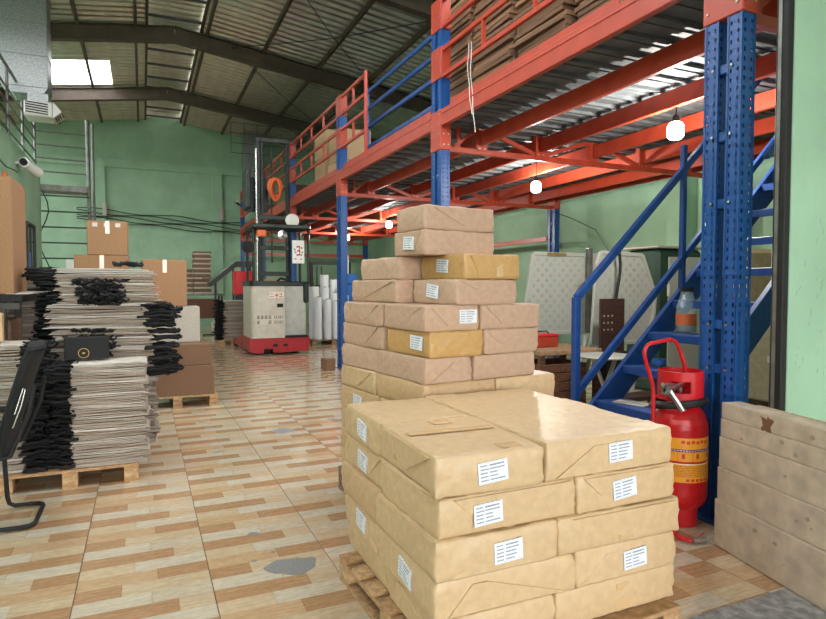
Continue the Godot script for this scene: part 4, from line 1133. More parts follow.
func make_truck() -> void:
	var t := thing("reach_truck", "cream and red stand-on reach truck with tall black mast", "forklift", Vector3(2.66, 0, -13.6))
	var o := t.position
	var f := -12.9 - o.z
	# red chassis, cut away over the wheels
	var ch := MB.new()
	ch.prism([Vector2(-0.64, 0.08), Vector2(-0.5, 0.04), Vector2(-0.36, 0.04), Vector2(-0.33, 0.13), Vector2(-0.16, 0.13), Vector2(-0.13, 0.04), Vector2(0.62, 0.06), Vector2(0.64, 0.36), Vector2(-0.64, 0.36)], Vector3(0, 0, f - 0.02), Vector3.RIGHT, Vector3.UP, Vector3(0, 0, -1.25))
	part(t, "chassis", ch.done(), M.fork_red)
	for x in [-0.25, 0.36]:
		part(t, "wheel", MB.new().lathe([Vector2(0.03, -0.06), Vector2(0.12, -0.06), Vector2(0.125, 0.0), Vector2(0.12, 0.06), Vector2(0.03, 0.06)], 18).done(), M.rubber, Vector3(x, 0.125, f - 0.2), Vector3(0, 0, PI / 2))
	for s in [-0.6, 0.6]:
		part(t, "outrigger", bx(0.1, 0.14, 1.3, 0.01), M.fork_red, Vector3(s, 0.14, f - 1.7))
		part(t, "wheel", MB.new().lathe([Vector2(0.03, -0.05), Vector2(0.1, -0.05), Vector2(0.1, 0.05), Vector2(0.03, 0.05)], 16).done(), M.rubber, Vector3(s, 0.1, f - 2.3), Vector3(0, 0, PI / 2))
	# rounded cream cover on the left, grey standing bay on the right
	var poly := []
	for k in 9:
		var a := PI - PI / 2 * k / 8.0
		poly.append(Vector2(-0.5 + 0.1 * cos(a), -0.1 + 0.1 * sin(a)))
	poly.append_array([Vector2(0.1, 0.0), Vector2(0.1, -1.1), Vector2(-0.6, -1.1)])
	part(t, "cover", MB.new().prism(poly, Vector3(0, 0.36, f), Vector3.RIGHT, Vector3.BACK, Vector3.UP * 1.1).done(), M.cream)
	part(t, "standing_bay", bx(0.5, 1.1, 0.9, 0.02), M.fork_gray, Vector3(0.35, 0.91, f - 0.62))
	part(t, "step_edge", bx(0.5, 0.04, 0.5, 0.01), M.black_plastic, Vector3(0.35, 0.38, f - 0.22))
	var top := []
	for p in poly: top.append(Vector2(p.x * 1.04 + 0.005, p.y * 1.04))
	part(t, "cowl", MB.new().prism(top, Vector3(0, 1.46, f + 0.02), Vector3.RIGHT, Vector3.BACK, Vector3.UP * 0.11).done(), M.mast_steel)
	part(t, "cowl_rear", bx(0.62, 0.1, 0.8, 0.02), M.mast_steel, Vector3(0.36, 1.51, f - 0.6))
	part(t, "grab_pad", bx(0.12, 0.45, 0.12, 0.03), M.mast_steel, Vector3(0.6, 1.32, f - 0.2))
	part(t, "steering_knob", MB.new().tube([Vector3(0.0, 1.56, f - 0.3), Vector3(0.06, 1.63, f - 0.2), Vector3(0.16, 1.6, f - 0.15)], 0.025, 8).done(), M.black_plastic)
	part(t, "handhold", bx(0.13, 0.08, 0.01, 0.01), M.black_plastic, Vector3(0.0, 1.05, f + 0.004))
	for q in [[-0.1, 0.2], [0.12, 0.2]]: part(t, "tail_slot", bx(0.1, 0.05, 0.02, 0.01), M.rubber, Vector3(q[0], q[1], f - 0.015))
	var plate := func(w: float, h: float) -> ArrayMesh:
		var b := MB.new()
		b.quad(Vector3(-w, -h, 0), Vector3(w, -h, 0), Vector3(w, h, 0), Vector3(-w, h, 0))
		return b.done()
	part(t, "maker_mark", plate.call(0.15, 0.065), M.truck_logo, Vector3(-0.07, 1.27, f + 0.003)).set_meta("label", "red lettering on a pale plate")
	part(t, "load_marking", plate.call(0.3, 0.1), M.truck_load, Vector3(-0.2, 0.75, f + 0.003)).set_meta("label", "black load lettering")
	# overhead guard
	for s in [-0.52, 0.66]:
		part(t, "guard_pillar", MB.new().tube([Vector3(s, 1.5, f - 0.15), Vector3(s, 2.5, f - 0.15), Vector3(s + 0.02, 2.66, f - 0.2), Vector3(s + 0.03, 2.72, f - 0.4)], 0.03, 8).done(), M.mast_steel)
		part(t, "guard_pillar", MB.new().tube([Vector3(s, 1.5, f - 0.95), Vector3(s, 2.7, f - 0.95)], 0.03, 8).done(), M.mast_steel)
		part(t, "guard_side", bx(0.06, 0.07, 0.95, 0.01), M.mast_steel, Vector3(s, 2.73, f - 0.55))
	for z in [-0.12, -0.4, -0.68, -0.96]: part(t, "guard_bar", bx(1.26, 0.08, 0.07, 0.01), M.mast_steel, Vector3(0.07, 2.74, f + z))
	part(t, "beacon", bx(0.2, 0.14, 0.1, 0.02), M.orange_hose, Vector3(-0.35, 2.58, f - 0.15)).set_meta("label", "orange indicator lamp")
	part(t, "work_lamp", MB.new().lathe([Vector2(0.0, -0.05), Vector2(0.08, -0.03), Vector2(0.1, 0.04), Vector2(0.0, 0.06)], 14).done(), M.chrome, Vector3(0.1, 2.56, f - 0.2), Vector3(PI / 2, 0, 0))
	part(t, "mirror", MB.new().lathe([Vector2(0.0, -0.02), Vector2(0.13, -0.01), Vector2(0.13, 0.01), Vector2(0.0, 0.03)], 18).done(), M.black_plastic, Vector3(-0.64, 2.28, f - 0.1), Vector3(PI / 2, 0, 0))
	var sg := part(t, "sign_plate", bx(0.26, 0.5, 0.01), M.white_paint, Vector3(0.42, 2.2, f - 0.1))
	part(sg, "sign_print", plate.call(0.125, 0.245), M.sign_three, Vector3(0, 0, 0.006)).set_meta("label", "white card with a red three and leaves")
	part(t, "round_mirror", MB.new().lathe([Vector2(0.0, 0.0), Vector2(0.15, 0.0), Vector2(0.15, 0.03), Vector2(0.1, 0.05), Vector2(0.0, 0.06)], 24).done(), M.white_paint, Vector3(0.36, 2.9, f - 0.4), Vector3(PI / 2, 0, 0)).set_meta("label", "round white mirror")
	# mast: outer and inner channels, crossbars, chains, cylinders
	var mz := f - 1.35
	for s in [-0.12, 0.46]:
		part(t, "mast_channel", bx(0.07, 4.72, 0.14, 0.008), M.mast_steel, Vector3(s - 0.08 if s < 0 else s + 0.06, 2.5, mz))
		part(t, "mast_inner", bx(0.06, 4.55, 0.1, 0.008), M.mast_steel, Vector3(s, 2.52, mz - 0.02))
		part(t, "lift_cylinder", MB.new().tube([Vector3(s - 0.13 if s < 0 else s + 0.12, 0.4, mz + 0.05), Vector3(s - 0.13 if s < 0 else s + 0.12, 4.6, mz + 0.05)], 0.025, 8).done(), M.chrome)
	for y in [4.82, 3.05, 2.35, 1.75]: part(t, "mast_crossbar", bx(0.85, 0.1, 0.08, 0.008), M.mast_steel, Vector3(0.17, y, mz + 0.02))
	part(t, "lift_chain", MB.new().tube([Vector3(0.1, 4.6, mz), Vector3(0.1, 2.0, mz)], 0.018, 6).done(), M.steel_dark)
	# carriage raised between the mast rails, with coiled orange hose
	part(t, "carriage", bx(0.55, 0.8, 0.06, 0.01), M.mast_steel, Vector3(-0.2, 3.6, mz - 0.3))
	part(t, "carriage_arm", bx(0.12, 0.9, 0.5, 0.02), M.mast_steel, Vector3(-0.42, 3.7, mz - 0.3))
	for k in 3:
		var cp := []
		for i in 20: cp.append(Vector3(0.17 + (0.16 - 0.03 * k) * cos(TAU * i / 19.0), 3.75 - 0.04 * k + (0.2 + 0.02 * k) * sin(TAU * i / 19.0), mz + 0.08 + 0.03 * k))
		part(t, "hose_coil", MB.new().tube(cp, 0.03, 7).done(), M.orange_hose)
	# wire mesh backrest above the carriage
	for i in 7: part(t, "mesh_wire", MB.new().tube([Vector3(-0.75 + 0.3 * i, 4.55, mz - 0.35), Vector3(-0.75 + 0.3 * i, 5.25, mz - 0.35)], 0.008, 5).done(), M.steel_dark)
	for i in 4: part(t, "mesh_wire", MB.new().tube([Vector3(-0.75, 4.55 + 0.23 * i, mz - 0.35), Vector3(1.05, 4.55 + 0.23 * i, mz - 0.35)], 0.008, 5).done(), M.steel_dark)

func make_far_things() -> void:
	# film rolls
	pallet("low wooden pallet under the white film rolls", Vector3(4.35, 0, -15.1), Vector3(1.1, 0.13, 1.0), 0.0, M.pallet_wood_b, M.pallet_old)
	rng.seed = 90
	var spots := [[3.98, -14.75, 1.05, 0.1], [4.22, -14.72, 1.0, 0.1], [4.45, -14.75, 0.95, 0.1], [4.68, -14.76, 1.1, 0.1], [3.95, -15.0, 1.32, 0.13], [4.24, -15.0, 1.3, 0.1], [4.48, -14.99, 1.15, 0.11], [4.72, -15.0, 1.38, 0.11], [4.05, -15.3, 1.25, 0.1], [4.3, -15.28, 1.62, 0.11], [4.55, -15.3, 1.5, 0.1], [4.78, -15.28, 1.45, 0.11]]
	for i in spots.size():
		var q: Array = spots[i]
		var r := thing("film_roll", "upright white film roll on low pallet, %s row, %s from the truck" % [["front", "middle", "back"][int(i / 4.0)], ["first", "second", "third", "fourth"][i % 4]], "film roll", Vector3(q[0], 0.131, q[1]), "upright film rolls")
		part(r, "film", MB.new().lathe([Vector2(0.04, 0), Vector2(q[3], 0), Vector2(q[3], q[2]), Vector2(0.04, q[2])], 16).done(), M.film_roll)
		part(r, "core", MB.new().lathe([Vector2(0.04, q[2]), Vector2(0.04, q[2] + 0.02), Vector2(0.03, q[2] + 0.02), Vector2(0.03, q[2] - 0.1)], 12).done(), M.card_core)
	# second load of bags by the truck
	pallet("wooden pallet under the bags beside the reach truck", Vector3(1.98, 0, -15.75), Vector3(0.6, 0.13, 0.6), 0.1, M.pallet_wood_b, M.pallet_wood)
	bag_stack("flat white paper bag with black ribbon, in the stack beside the reach truck", "bags beside the reach truck", Vector3(2.05, 0.133, -15.7), 40, 0.0245, func(i): return [0.0 if int(i / 6.0) % 2 == 0 else 0.15, 0.0, 0.0], 0.03, 8)
	var rb := thing("red_machine", "red machine housing standing behind the bags beside the reach truck", "machine", Vector3(2.45, 0, -16.6))
	part(rb, "housing", bx(0.5, 0.62, 0.5, 0.03), M.machine_red, Vector3(0, 1.55, 0))
	part(rb, "stand", bx(0.4, 1.24, 0.4, 0.01), M.steel_dark, Vector3(0, 0.62, 0))
	part(rb, "hub", MB.new().lathe([Vector2(0.0, 0.0), Vector2(0.16, 0.0), Vector2(0.16, 0.04), Vector2(0.0, 0.06)], 16).done(), M.rubber, Vector3(-0.1, 1.1, 0.22), Vector3(PI / 2, 0, 0))
	# inclined conveyor
	var c := thing("conveyor", "dark inclined belt conveyor at the far end near the green wall", "conveyor", Vector3(2.2, 0, -18.4))
	part(c, "belt_frame", MB.new().bar(Vector3(-0.45, 1.5, 0), Vector3(0.3, 2.12, 0), 0.5, 0.13, 0.01).done(), M.steel_dark)
	part(c, "belt", MB.new().bar(Vector3(-0.42, 1.59, 0.0), Vector3(0.26, 2.16, 0.0), 0.36, 0.03, 0.004).done(), M.galvanised)
	part(c, "belt_frame", MB.new().bar(Vector3(0.25, 2.1, 0), Vector3(0.82, 2.12, 0), 0.5, 0.16, 0.01).done(), M.steel_dark)
	for x in [-0.3, 0.2, 0.78]: part(c, "leg", MB.new().tube([Vector3(x, 0, 0.2), Vector3(x - 0.1 if x > 0.5 else x, 2.05 if x > 0.1 else 1.55, 0.2)], 0.03, 6).done(), M.steel_dark)
	# tripod stand
	var s := thing("equipment_stand", "thin black stand with flat head before the far work table", "stand", Vector3(1.98, 0, -18.9))
	part(s, "pole", MB.new().tube([Vector3(0, 0.04, 0), Vector3(0, 1.72, 0)], 0.03, 8).done(), M.black_plastic)
	part(s, "head", bx(0.5, 0.05, 0.4, 0.01), M.steel_gray, Vector3(-0.12, 1.7, 0))
	part(s, "foot", bx(0.75, 0.04, 0.06, 0.005), M.black_plastic, Vector3(0, 0.02, 0))
	part(s, "foot", bx(0.06, 0.04, 0.7, 0.005), M.black_plastic, Vector3(0, 0.02, 0))
	part(s, "clamp", bx(0.1, 0.12, 0.08, 0.01), M.steel_gray, Vector3(0, 1.3, 0.02))
	# far table with stacks of flat cardboard
	var tb := thing("work_table", "grey steel work table below the flat cardboard at the far wall", "table", Vector3(1.6, 0, -20.4))
	part(tb, "table_top", bx(1.5, 0.06, 0.9, 0.005), M.steel_gray, Vector3(0, 1.2, 0))
	part(tb, "body", bx(1.2, 0.6, 0.7, 0.01), M.crate_wood, Vector3(0, 0.75, 0))
	for x in [-0.68, 0.68]:
		for z in [-0.4, 0.4]: part(tb, "leg", bx(0.06, 1.2, 0.06), M.steel_dark, Vector3(x, 0.6, z))
	for q in [[1.72, 26, 0.52, "taller"], [1.22, 15, 0.42, "shorter"]]:
		rng.seed = int(q[1])
		for i in q[1]:
			single("flat_carton", "flattened brown carton in the %s pile on the far work table" % q[3], "cardboard", bx(q[2], 0.048, 0.5, 0.004), M.carton_dark if i % 3 else M.carton_gray, Vector3(q[0] + rng.randf_range(-0.02, 0.02), 1.257 + i * 0.051, -20.4), "flat cartons, %s pile" % q[3], Vector3(0, rng.randf_range(-0.05, 0.05), 0))
	carton("white box on floor under the far work table", Vector3(2.1, 0, -19.7), Vector3(0.3, 0.35, 0.3), M.carton_gray, 0.2, false)
	# wall cables along the far wall
	rng.seed = 3
	for k in 5:
		var pts := []
		for i in 30:
			var x := -2.0 + 5.8 * i / 29.0
			pts.append(Vector3(x, 4.12 - 0.1 * k + 0.045 * sin(i * 0.5 + k * 2.0) - 0.012 * i, -23.34 + 0.02 * (k % 2)))
		single("wall_cable", "%s dark cable strung along the green gable wall" % ["uppermost", "second", "middle", "fourth", "lowest"][k], "cable", MB.new().tube(pts, 0.016, 5).done(), M.wire, Vector3.ZERO, "cables on the gable wall")
	for x in [-1.25, 2.6]:
		single("junction_box", "pale junction box on the %s pilaster of gable wall" % ("left" if x < 0 else "right"), "box", bx(0.14, 0.45, 0.08, 0.02), M.carton_gray, Vector3(x + 0.1, 4.1, -23.33))
	single("socket_box", "small white socket box low on gable wall behind ladder", "socket", bx(0.3, 0.34, 0.06, 0.02), M.white_paint, Vector3(-2.2, 2.2, -23.46))
	# things below the far part of the rack
	var fr := thing("machine_stand", "black steel machine frame with bars behind the film rolls", "machine stand", Vector3(5.3, 0, -18.9))
	for x in [-0.4, 0.85]: part(fr, "upright", bx(0.1, 2.2, 0.1, 0.006), M.black_plastic, Vector3(x, 1.1, 0))
	for y in [2.2, 1.45, 0.8]: part(fr, "crossbar", bx(1.35, 0.1, 0.1, 0.006), M.black_plastic, Vector3(0.22, y, 0))
	for x in [-0.25, -0.1]: part(fr, "rod", bx(0.03, 0.8, 0.03), M.black_plastic, Vector3(x, 1.7, 0.1))
	var bm := thing("blue_machine", "blue machine cabinet with white top behind the second post", "machine", Vector3(5.2, 0, -16.0))
	part(bm, "cabinet", bx(0.6, 1.5, 0.7, 0.02), M.machine_blue, Vector3(0.1, 0.75, 0))
	part(bm, "head", bx(0.3, 0.3, 0.4, 0.03), M.machine_blue, Vector3(0.0, 1.65, 0.1))
	part(bm, "arm", MB.new().tube([Vector3(-0.1, 1.5, 0.2), Vector3(-0.1, 2.3, 0.2)], 0.03, 8).done(), M.white_paint)
	var wt := thing("white_table", "white table top behind the pinkish packages of the tall stack", "table", Vector3(6.0, 0, -12.6))
	part(wt, "table_top", bx(1.4, 0.06, 0.8, 0.005), M.white_paint, Vector3(0, 1.9, 0))
	for x in [-0.65, 0.65]:
		for z in [-0.35, 0.35]: part(wt, "leg", bx(0.06, 1.88, 0.06), M.steel_gray, Vector3(x, 0.94, z))
	# cardboard on truck side
	carton("small brown carton standing behind the reach truck cowl", Vector3(3.25, 1.2, -17.4), Vector3(0.75, 0.45, 0.5), M.carton_pale, 0.0, false)
	var dk := thing("storage_cabinet", "dark steel cabinet carrying a carton behind the reach truck", "cabinet", Vector3(3.25, 0, -17.4))
	part(dk, "body", bx(0.9, 1.18, 0.6, 0.01), M.steel_dark, Vector3(0, 0.6, 0))
	for x in [-0.22, 0.22]: part(dk, "door", bx(0.42, 1.1, 0.02, 0.004), M.mast_steel, Vector3(x, 0.6, 0.31))
	carton("pair of small brown cartons by the base of the second blue post", Vector3(2.93, 0, -10.2), Vector3(0.18, 0.2, 0.2), M.carton_dark, 0.3, false)

func punched(pts: Array, thick: float) -> ArrayMesh:
	# a punched sheet in the x-y plane: front and back skins with holes
	var b := MB.new()
	var ids := Geometry2D.triangulate_polygon(PackedVector2Array(pts))
	for s in [0.0, -thick]:
		for i in range(0, ids.size(), 3):
			for q in ([0, 2, 1] if s == 0.0 else [0, 1, 2]):
				var p: Vector2 = pts[ids[i + q]]
				b.v.append(Vector3(p.x, p.y, s)); b.n.append(Vector3(0, 0, 1 if s == 0.0 else -1)); b.uv.append(p / 0.13)
	return b.done()

func make_under_mezzanine() -> void:
	# two grey punched folding trolleys
	for q in [[Vector3(4.95, 0, -6.3), 0.02, [Vector2(-0.66, 0.86), Vector2(0.5, 0.86), Vector2(0.62, 1.86), Vector2(-0.5, 1.86)], "grey punched trolley panel with yellow strip, behind the brown board"], [Vector3(5.35, 0, -5.75), 0.0, [Vector2(-0.42, 0.76), Vector2(0.42, 0.76), Vector2(0.56, 1.1), Vector2(0.58, 1.35), Vector2(0.36, 1.84), Vector2(-0.3, 1.86), Vector2(-0.36, 1.7)], "grey punched trolley panel with rounded edge, behind the stair rail"]]:
		var t := thing("punched_trolley", q[3], "trolley", q[0], "", q[1])
		part(t, "punched_sheet", punched(q[2], 0.012), M.punched_gray)
		var rim := MB.new()
		var pl: Array = q[2]
		for i in pl.size():
			var a: Vector2 = pl[i]; var b2: Vector2 = pl[(i + 1) % pl.size()]
			rim.bar(Vector3(a.x, a.y, -0.01), Vector3(b2.x, b2.y, -0.01), 0.05, 0.04, 0.006, Vector3.BACK)
		part(t, "rim", rim.done(), M.panel_gray)
		for x in [-0.38, 0.38]:
			part(t, "leg", MB.new().bar(Vector3(x, 0.8, -0.02), Vector3(x - 0.22 * signf(x) - 0.1, 0.02, 0.12), 0.05, 0.03, 0.004).done(), M.panel_gray)
			part(t, "leg", MB.new().bar(Vector3(x, 0.8, -0.05), Vector3(x + 0.1, 0.02, -0.35), 0.05, 0.03, 0.004).done(), M.panel_gray)
		part(t, "cross_tube", MB.new().tube([Vector3(-0.45, 0.3, 0.06), Vector3(0.4, 0.3, 0.06)], 0.016, 6).done(), M.steel_gray)
		if q[1] > 0.01:
			part(t, "yellow_strip", bx(0.3, 0.035, 0.004), M.gold, Vector3(-0.15, 1.86, 0.02)).set_meta("label", "yellow warning strip")
			part(t, "post", bx(0.07, 1.1, 0.06, 0.006), M.steel_gray, Vector3(0.35, 1.4, 0.05))
	var bb := thing("brown_panel", "dark brown punched board standing between the grey trolleys", "board", Vector3(5.0, 0, -5.5))
	part(bb, "panel", bx(0.36, 0.62, 0.03, 0.004), M.dark_wood, Vector3(0, 1.0, 0))
	part(bb, "stand", bx(0.3, 0.7, 0.2, 0.01), M.black_plastic, Vector3(0, 0.35, 0))
	for x in 3:
		for y in 3: part(bb, "eyelet", MB.new().lathe([Vector2(0.0, 0.0), Vector2(0.012, 0.0), Vector2(0.0, 0.004)], 8).done(), M.carton_gray, Vector3(-0.13 + 0.06 * x, 0.95 + 0.08 * y, 0.016), Vector3(PI / 2, 0, 0))
	var hk := []
	for i in 12: hk.append(Vector3(0.03 * sin(i * 0.7), 1.92 - 0.1 * i, 0))
	single("hanging_hose", "black hose hooked over the grey trolley panel", "hose", MB.new().tube(hk, 0.018, 6).done(), M.rubber, Vector3(5.2, 0, -5.62))
	# low wooden table with crates
	var tb := thing("wooden_table", "wooden slab table beside the tall package stack", "table", Vector3(4.35, 0, -5.75))
	part(tb, "table_top", bx(0.85, 0.05, 0.7, 0.006), M.table_wood, Vector3(0, 0.72, 0))
	for x in [-0.38, 0.38]:
		for z in [-0.3, 0.3]: part(tb, "leg", bx(0.06, 0.7, 0.06), M.crate_wood, Vector3(x, 0.35, z))
	for i in 2:
		var cr := thing("wooden_crate", ["reddish wooden crate on floor under the wooden table", "reddish wooden crate stacked under the wooden table top"][i], "crate", Vector3(4.2, 0.31 * i, -5.6))
		for s in 3:
			part(cr, "slat", bx(0.6, 0.09, 0.02, 0.003), M.crate_wood, Vector3(0, 0.05 + 0.1 * s, 0.25))
			part(cr, "slat", bx(0.6, 0.09, 0.02, 0.003), M.crate_wood, Vector3(0, 0.05 + 0.1 * s, -0.25))
			part(cr, "slat", bx(0.02, 0.09, 0.5, 0.003), M.crate_wood, Vector3(-0.3, 0.05 + 0.1 * s, 0))
			part(cr, "slat", bx(0.02, 0.09, 0.5, 0.003), M.crate_wood, Vector3(0.3, 0.05 + 0.1 * s, 0))
	var ob := thing("orange_tool_box", "orange tool box with red lid on the wooden slab table", "tool box", Vector3(4.28, 0.747, -5.85))
	part(ob, "box_body", bx(0.3, 0.12, 0.2, 0.01), M.rack_orange, Vector3(0, 0.06, 0))
	part(ob, "lid", bx(0.31, 0.03, 0.21, 0.008), M.machine_red, Vector3(0, 0.135, 0))
	part(ob, "handle", MB.new().tube([Vector3(-0.08, 0.15, 0), Vector3(-0.06, 0.18, 0), Vector3(0.06, 0.18, 0), Vector3(0.08, 0.15, 0)], 0.008, 6).done(), M.black_plastic)
	var ft := thing("folding_table", "small pale folding table with grey legs behind the stair rail", "table", Vector3(4.58, 0, -5.14))
	part(ft, "table_top", MB.new().lathe([Vector2(0.0, 0.68), Vector2(0.28, 0.68), Vector2(0.3, 0.695), Vector2(0.28, 0.71), Vector2(0.0, 0.71)], 22).done(), M.panel_gray)
	for s in [-1.0, 1.0]: part(ft, "leg", MB.new().bar(Vector3(0.16 * s, 0.68, 0), Vector3(-0.2 * s, 0.01, 0.05 * s), 0.04, 0.03, 0.004).done(), M.panel_gray)
	var sb := thing("step_bench", "low dark red bench under the grey trolleys", "bench", Vector3(4.9, 0, -5.0))
	part(sb, "seat", bx(0.7, 0.05, 0.25, 0.006), M.dark_wood, Vector3(0, 0.25, 0))
	for x in [-0.3, 0.3]: part(sb, "leg", bx(0.05, 0.23, 0.22), M.dark_wood, Vector3(x, 0.115, 0))
	# cabinet, cartons and bin behind the stairs
	var gc := thing("green_cabinet", "dark green rounded cabinet behind the stair handrail", "cabinet", Vector3(6.75, 0, -6.4))
	part(gc, "body", bx(0.85, 1.96, 0.6, 0.05), M.green_cabinet, Vector3(0, 0.98, 0))
	part(gc, "door", bx(0.6, 1.75, 0.02, 0.02), M.panel_gray, Vector3(0.06, 0.98, 0.305))
	part(gc, "lid", bx(0.9, 0.03, 0.65, 0.01), M.carton_gray, Vector3(0, 1.985, 0))
	part(gc, "handle", bx(0.03, 0.16, 0.03, 0.006), M.white_paint, Vector3(-0.25, 1.4, 0.325))
	var pb := thing("beige_crate", "beige padded crate with a strap behind the blue stair treads", "crate", Vector3(6.75, 0, -4.9))
	part(pb, "body", bx(1.3, 0.75, 0.6, 0.05), M.beige, Vector3(0, 1.5, 0))
	part(pb, "plinth", bx(1.2, 1.1, 0.5, 0.01), M.steel_dark, Vector3(0, 0.55, 0))
	part(pb, "strap", bx(0.03, 0.7, 0.01), M.white_string, Vector3(-0.25, 1.52, 0.305))
	var ob2 := thing("ribbed_bin", "olive ribbed plastic bin below the beige crate", "bin", Vector3(6.1, 0, -4.2))
	part(ob2, "bin_body", bx(0.9, 0.8, 0.5, 0.02), M.olive_bin, Vector3(0, 0.7, 0))
	part(ob2, "bin_base", bx(0.7, 0.3, 0.4, 0.01), M.steel_dark, Vector3(0, 0.15, 0))
	part(ob2, "rim", bx(0.95, 0.05, 0.55, 0.01), M.beige, Vector3(0, 1.12, 0))
	for i in 9: part(ob2, "rib", bx(0.025, 0.2, 0.03, 0.004), M.olive_bin, Vector3(-0.42 + 0.105 * i, 0.98, 0.26))
	var sc := thing("slim_cabinet", "slim grey steel cabinet beside the entrance jamb", "cabinet", Vector3(4.02, 0, -2.62))
	part(sc, "body", bx(0.24, 0.93, 0.3, 0.006), M.steel_gray, Vector3(0, 0.465, 0))
	part(sc, "top", bx(0.26, 0.05, 0.32, 0.006), M.panel_gray, Vector3(0, 0.955, 0))
	part(sc, "door", bx(0.01, 0.85, 0.26, 0.003), M.steel_gray, Vector3(-0.125, 0.47, 0))
	single("tie_wire", "dark wire slung from back post to the grey trolley", "wire", MB.new().tube([Vector3(7.7, 2.98, -10.2), Vector3(7.2, 2.7, -9.0), Vector3(6.55, 2.35, -7.6), Vector3(5.6, 1.88, -6.2)], 0.009, 5).done(), M.wire)

func make_deck_goods() -> void:
	# flattened cardboard stacks behind the guard rail
	rng.seed = 17
	var piles := [[3.95, -6.62, 38, "first"], [3.95, -5.75, 34, "second"], [3.95, -4.9, 40, "third"], [4.0, -4.0, 32, "fourth"]]
	for p in piles:
		for i in p[2]:
			single("flat_carton", "flattened brown carton in the %s pile on the deck behind the near guard rail" % p[3], "cardboard", bx(0.86 + 0.03 * (i % 3), 0.042, 0.78, 0.004), M.carton_dark if i % 4 else M.carton, Vector3(p[0] + rng.randf_range(-0.025, 0.025), 3.40 + i * 0.0445, p[1] + rng.randf_range(-0.02, 0.02)), "flat cartons, %s deck pile" % p[3], Vector3(0, rng.randf_range(-0.03, 0.03), 0))
	# cartons farther along
	carton("big brown carton on the deck beside the guard rail, lower one", Vector3(4.0, 3.378, -12.2), Vector3(0.7, 0.62, 0.8), M.carton_pale, 0.05, false)
	carton("big brown carton on the deck, stacked on another one", Vector3(3.98, 4.006, -12.15), Vector3(0.68, 0.62, 0.78), M.carton_pale, -0.04, false)
	carton("brown carton on the deck next to the farther guard rail", Vector3(4.0, 3.378, -13.3), Vector3(0.7, 0.9, 0.8), M.carton_pale, 0.0, true)
	carton("upper brown carton on the deck next to the farther guard rail", Vector3(3.98, 4.286, -13.3), Vector3(0.66, 0.6, 0.7), M.carton_pale, 0.1, true)
	carton("dark brown carton on the far deck by the mast", Vector3(3.95, 3.378, -16.0), Vector3(0.8, 0.7, 0.9), M.carton_dark, 0.0, false)
	carton("dark brown carton on the farthest deck bay", Vector3(3.95, 3.378, -19.6), Vector3(0.8, 0.6, 1.2), M.carton_dark, 0.0, false)
	# wrapped pallet in the open bay
	pallet("wooden pallet on the deck under the wrapped cardboard", Vector3(4.9, 3.378, -11.35), Vector3(1.0, 0.12, 0.9), 0.1, M.pallet_wood_b, M.pallet_old)
	for i in 18:
		single("flat_carton", "flattened carton in the film-wrapped load on the deck pallet", "cardboard", bx(0.9, 0.05, 0.8, 0.005), M.carton if i % 2 else M.carton_gray, Vector3(4.9 + rng.randf_range(-0.02, 0.02), 3.526 + i * 0.0525, -11.35), "flat cartons, wrapped load", Vector3(0, 0.1 + rng.randf_range(-0.03, 0.03), 0))
	for i in 3:
		single("steel_channel", "%s steel channel lying on deck behind the guard rail" % ["first grey", "second grey", "third grey"][i], "channel", bx(0.12, 0.1, 2.4, 0.005), M.galvanised, Vector3(3.4 + 0.13 * i, 3.43, -8.4), "steel channels on the deck")

func make_lamps() -> void:
	var nm := ["nearest, by the stairs", "above the tall stack", "behind the tall stack", "beside the second post"]
	var sp := [Vector3(4.66, 2.95, -4.3), Vector3(5.38, 2.95, -7.55), Vector3(5.41, 2.95, -13.54), Vector3(5.67, 2.95, -17.6)]
	for i in 4:
		var l := thing("led_bulb", "glowing white bulb hanging under the orange deck, %s" % nm[i], "lamp", sp[i], "bulbs under the mezzanine")
		part(l, "bulb", MB.new().lathe([Vector2(0.0, -0.1), Vector2(0.05, -0.096), Vector2(0.075, -0.07), Vector2(0.075, 0.03), Vector2(0.06, 0.055), Vector2(0.035, 0.07)], 16).done(), M.bulb_glow)
		part(l, "socket", MB.new().lathe([Vector2(0.035, 0.07), Vector2(0.03, 0.12), Vector2(0.012, 0.14), Vector2(0.0, 0.14)], 12).done(), M.black_plastic)
		part(l, "cord", MB.new().tube([Vector3(0, 0.13, 0), Vector3(0.01, 0.22, 0), Vector3(0, 0.36, 0)], 0.006, 6).done(), M.black_plastic)
		var o := OmniLight3D.new()
		o.name = "bulb_light"; o.light_color = c8(255, 250, 240); o.light_energy = LAMP; o.omni_range = 30.0; o.omni_attenuation = 2.0; o.light_size = 0.05; o.shadow_enabled = true
		l.add_child(o)

const LAMP := 3.4

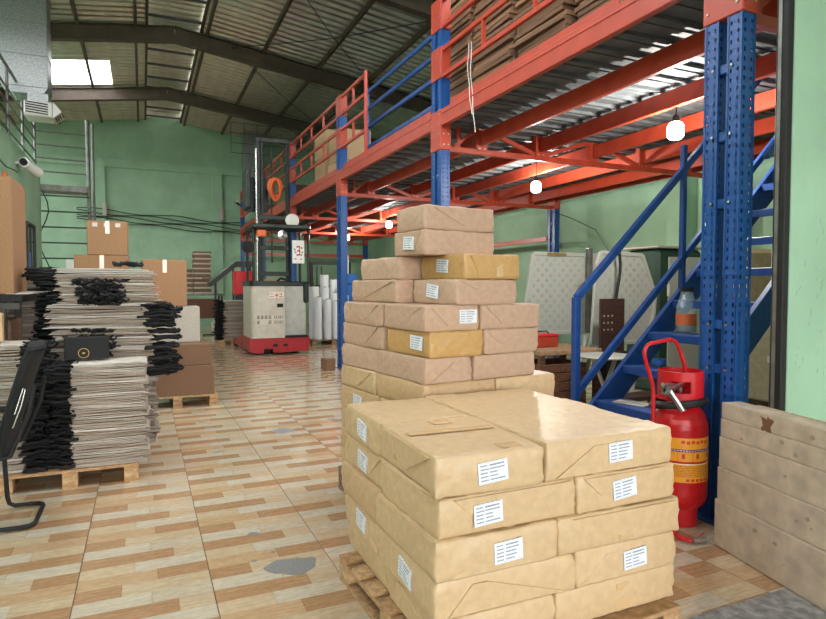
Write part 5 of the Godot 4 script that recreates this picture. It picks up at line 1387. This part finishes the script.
func make_ducts() -> void:
	# galvanised air duct hung along the left, with an outlet at its end
	var d := thing("air_duct", "galvanised sheet metal air duct coming down at the upper left", "duct", Vector3(-1.95, 5.16, -13.6))
	for i in 3:
		part(d, "duct_section", bx(0.76 - 0.004 * (i % 2), 0.59, 0.6 - 0.004 * (i % 2), 0.006), M.galvanised, Vector3(0, 0.3 + 0.6 * i, 0))
		part(d, "flange", bx(0.78, 0.025, 0.63, 0.004), M.galvanised, Vector3(0, 0.6 * i + 0.6, 0))
	part(d, "duct_elbow", MB.new().prism([Vector2(-0.37, 0.0), Vector2(0.37, 0.0), Vector2(0.3, -0.12), Vector2(-0.2, -0.12)], Vector3(0, 0, 0.3), Vector3.RIGHT, Vector3.UP, Vector3(0, 0, -0.6)).done(), M.galvanised)
	var a := thing("air_outlet", "white louvred air outlet box below the galvanised duct", "air outlet", Vector3(-1.72, 4.74, -13.4))
	part(a, "outlet_box", bx(0.46, 0.28, 0.5, 0.02), M.white_paint)
	part(a, "outlet_neck", bx(0.34, 0.17, 0.4, 0.01), M.galvanised, Vector3(0, 0.212, 0))
	part(a, "angled_face", MB.new().prism([Vector2(0.24, -0.15), Vector2(0.38, -0.02), Vector2(0.24, 0.15)], Vector3(0, 0, 0.25), Vector3.RIGHT, Vector3.UP, Vector3(0, 0, -0.5)).done(), M.white_paint)
	for i in 5: part(a, "louvre", bx(0.36, 0.022, 0.02), M.vent_dark, Vector3(-0.02, 0.1 - 0.045 * i, 0.245), Vector3(0, 0, -0.08))
	for i in 4: part(a, "louvre", bx(0.02, 0.02, 0.36), M.vent_dark, Vector3(0.27 + 0.033 * i, -0.12 + 0.032 * i, 0.0))
	# vertical duct at the far right, half hidden by the mast
	var v := thing("vertical_duct", "pale vertical sheet metal duct with outlet beside the mast", "duct", Vector3(3.72, 0, -22.75))
	for i in 6: part(v, "duct_section", bx(0.64 + 0.012 * (i % 2), 0.385, 0.64 + 0.012 * (i % 2), 0.006), M.galvanised, Vector3(0, 4.9 + 0.39 * i, 0))
	part(v, "duct_outlet", bx(0.5, 0.4, 0.5, 0.03), M.white_paint, Vector3(-0.02, 4.5, 0))
	part(v, "outlet_wing", bx(0.5, 0.03, 0.5, 0.005), M.white_paint, Vector3(-0.42, 4.42, 0), Vector3(0, 0, -0.5))
	part(v, "outlet_grille", bx(0.36, 0.01, 0.36), M.vent_dark, Vector3(-0.42, 4.4, 0.0), Vector3(0, 0, -0.5))
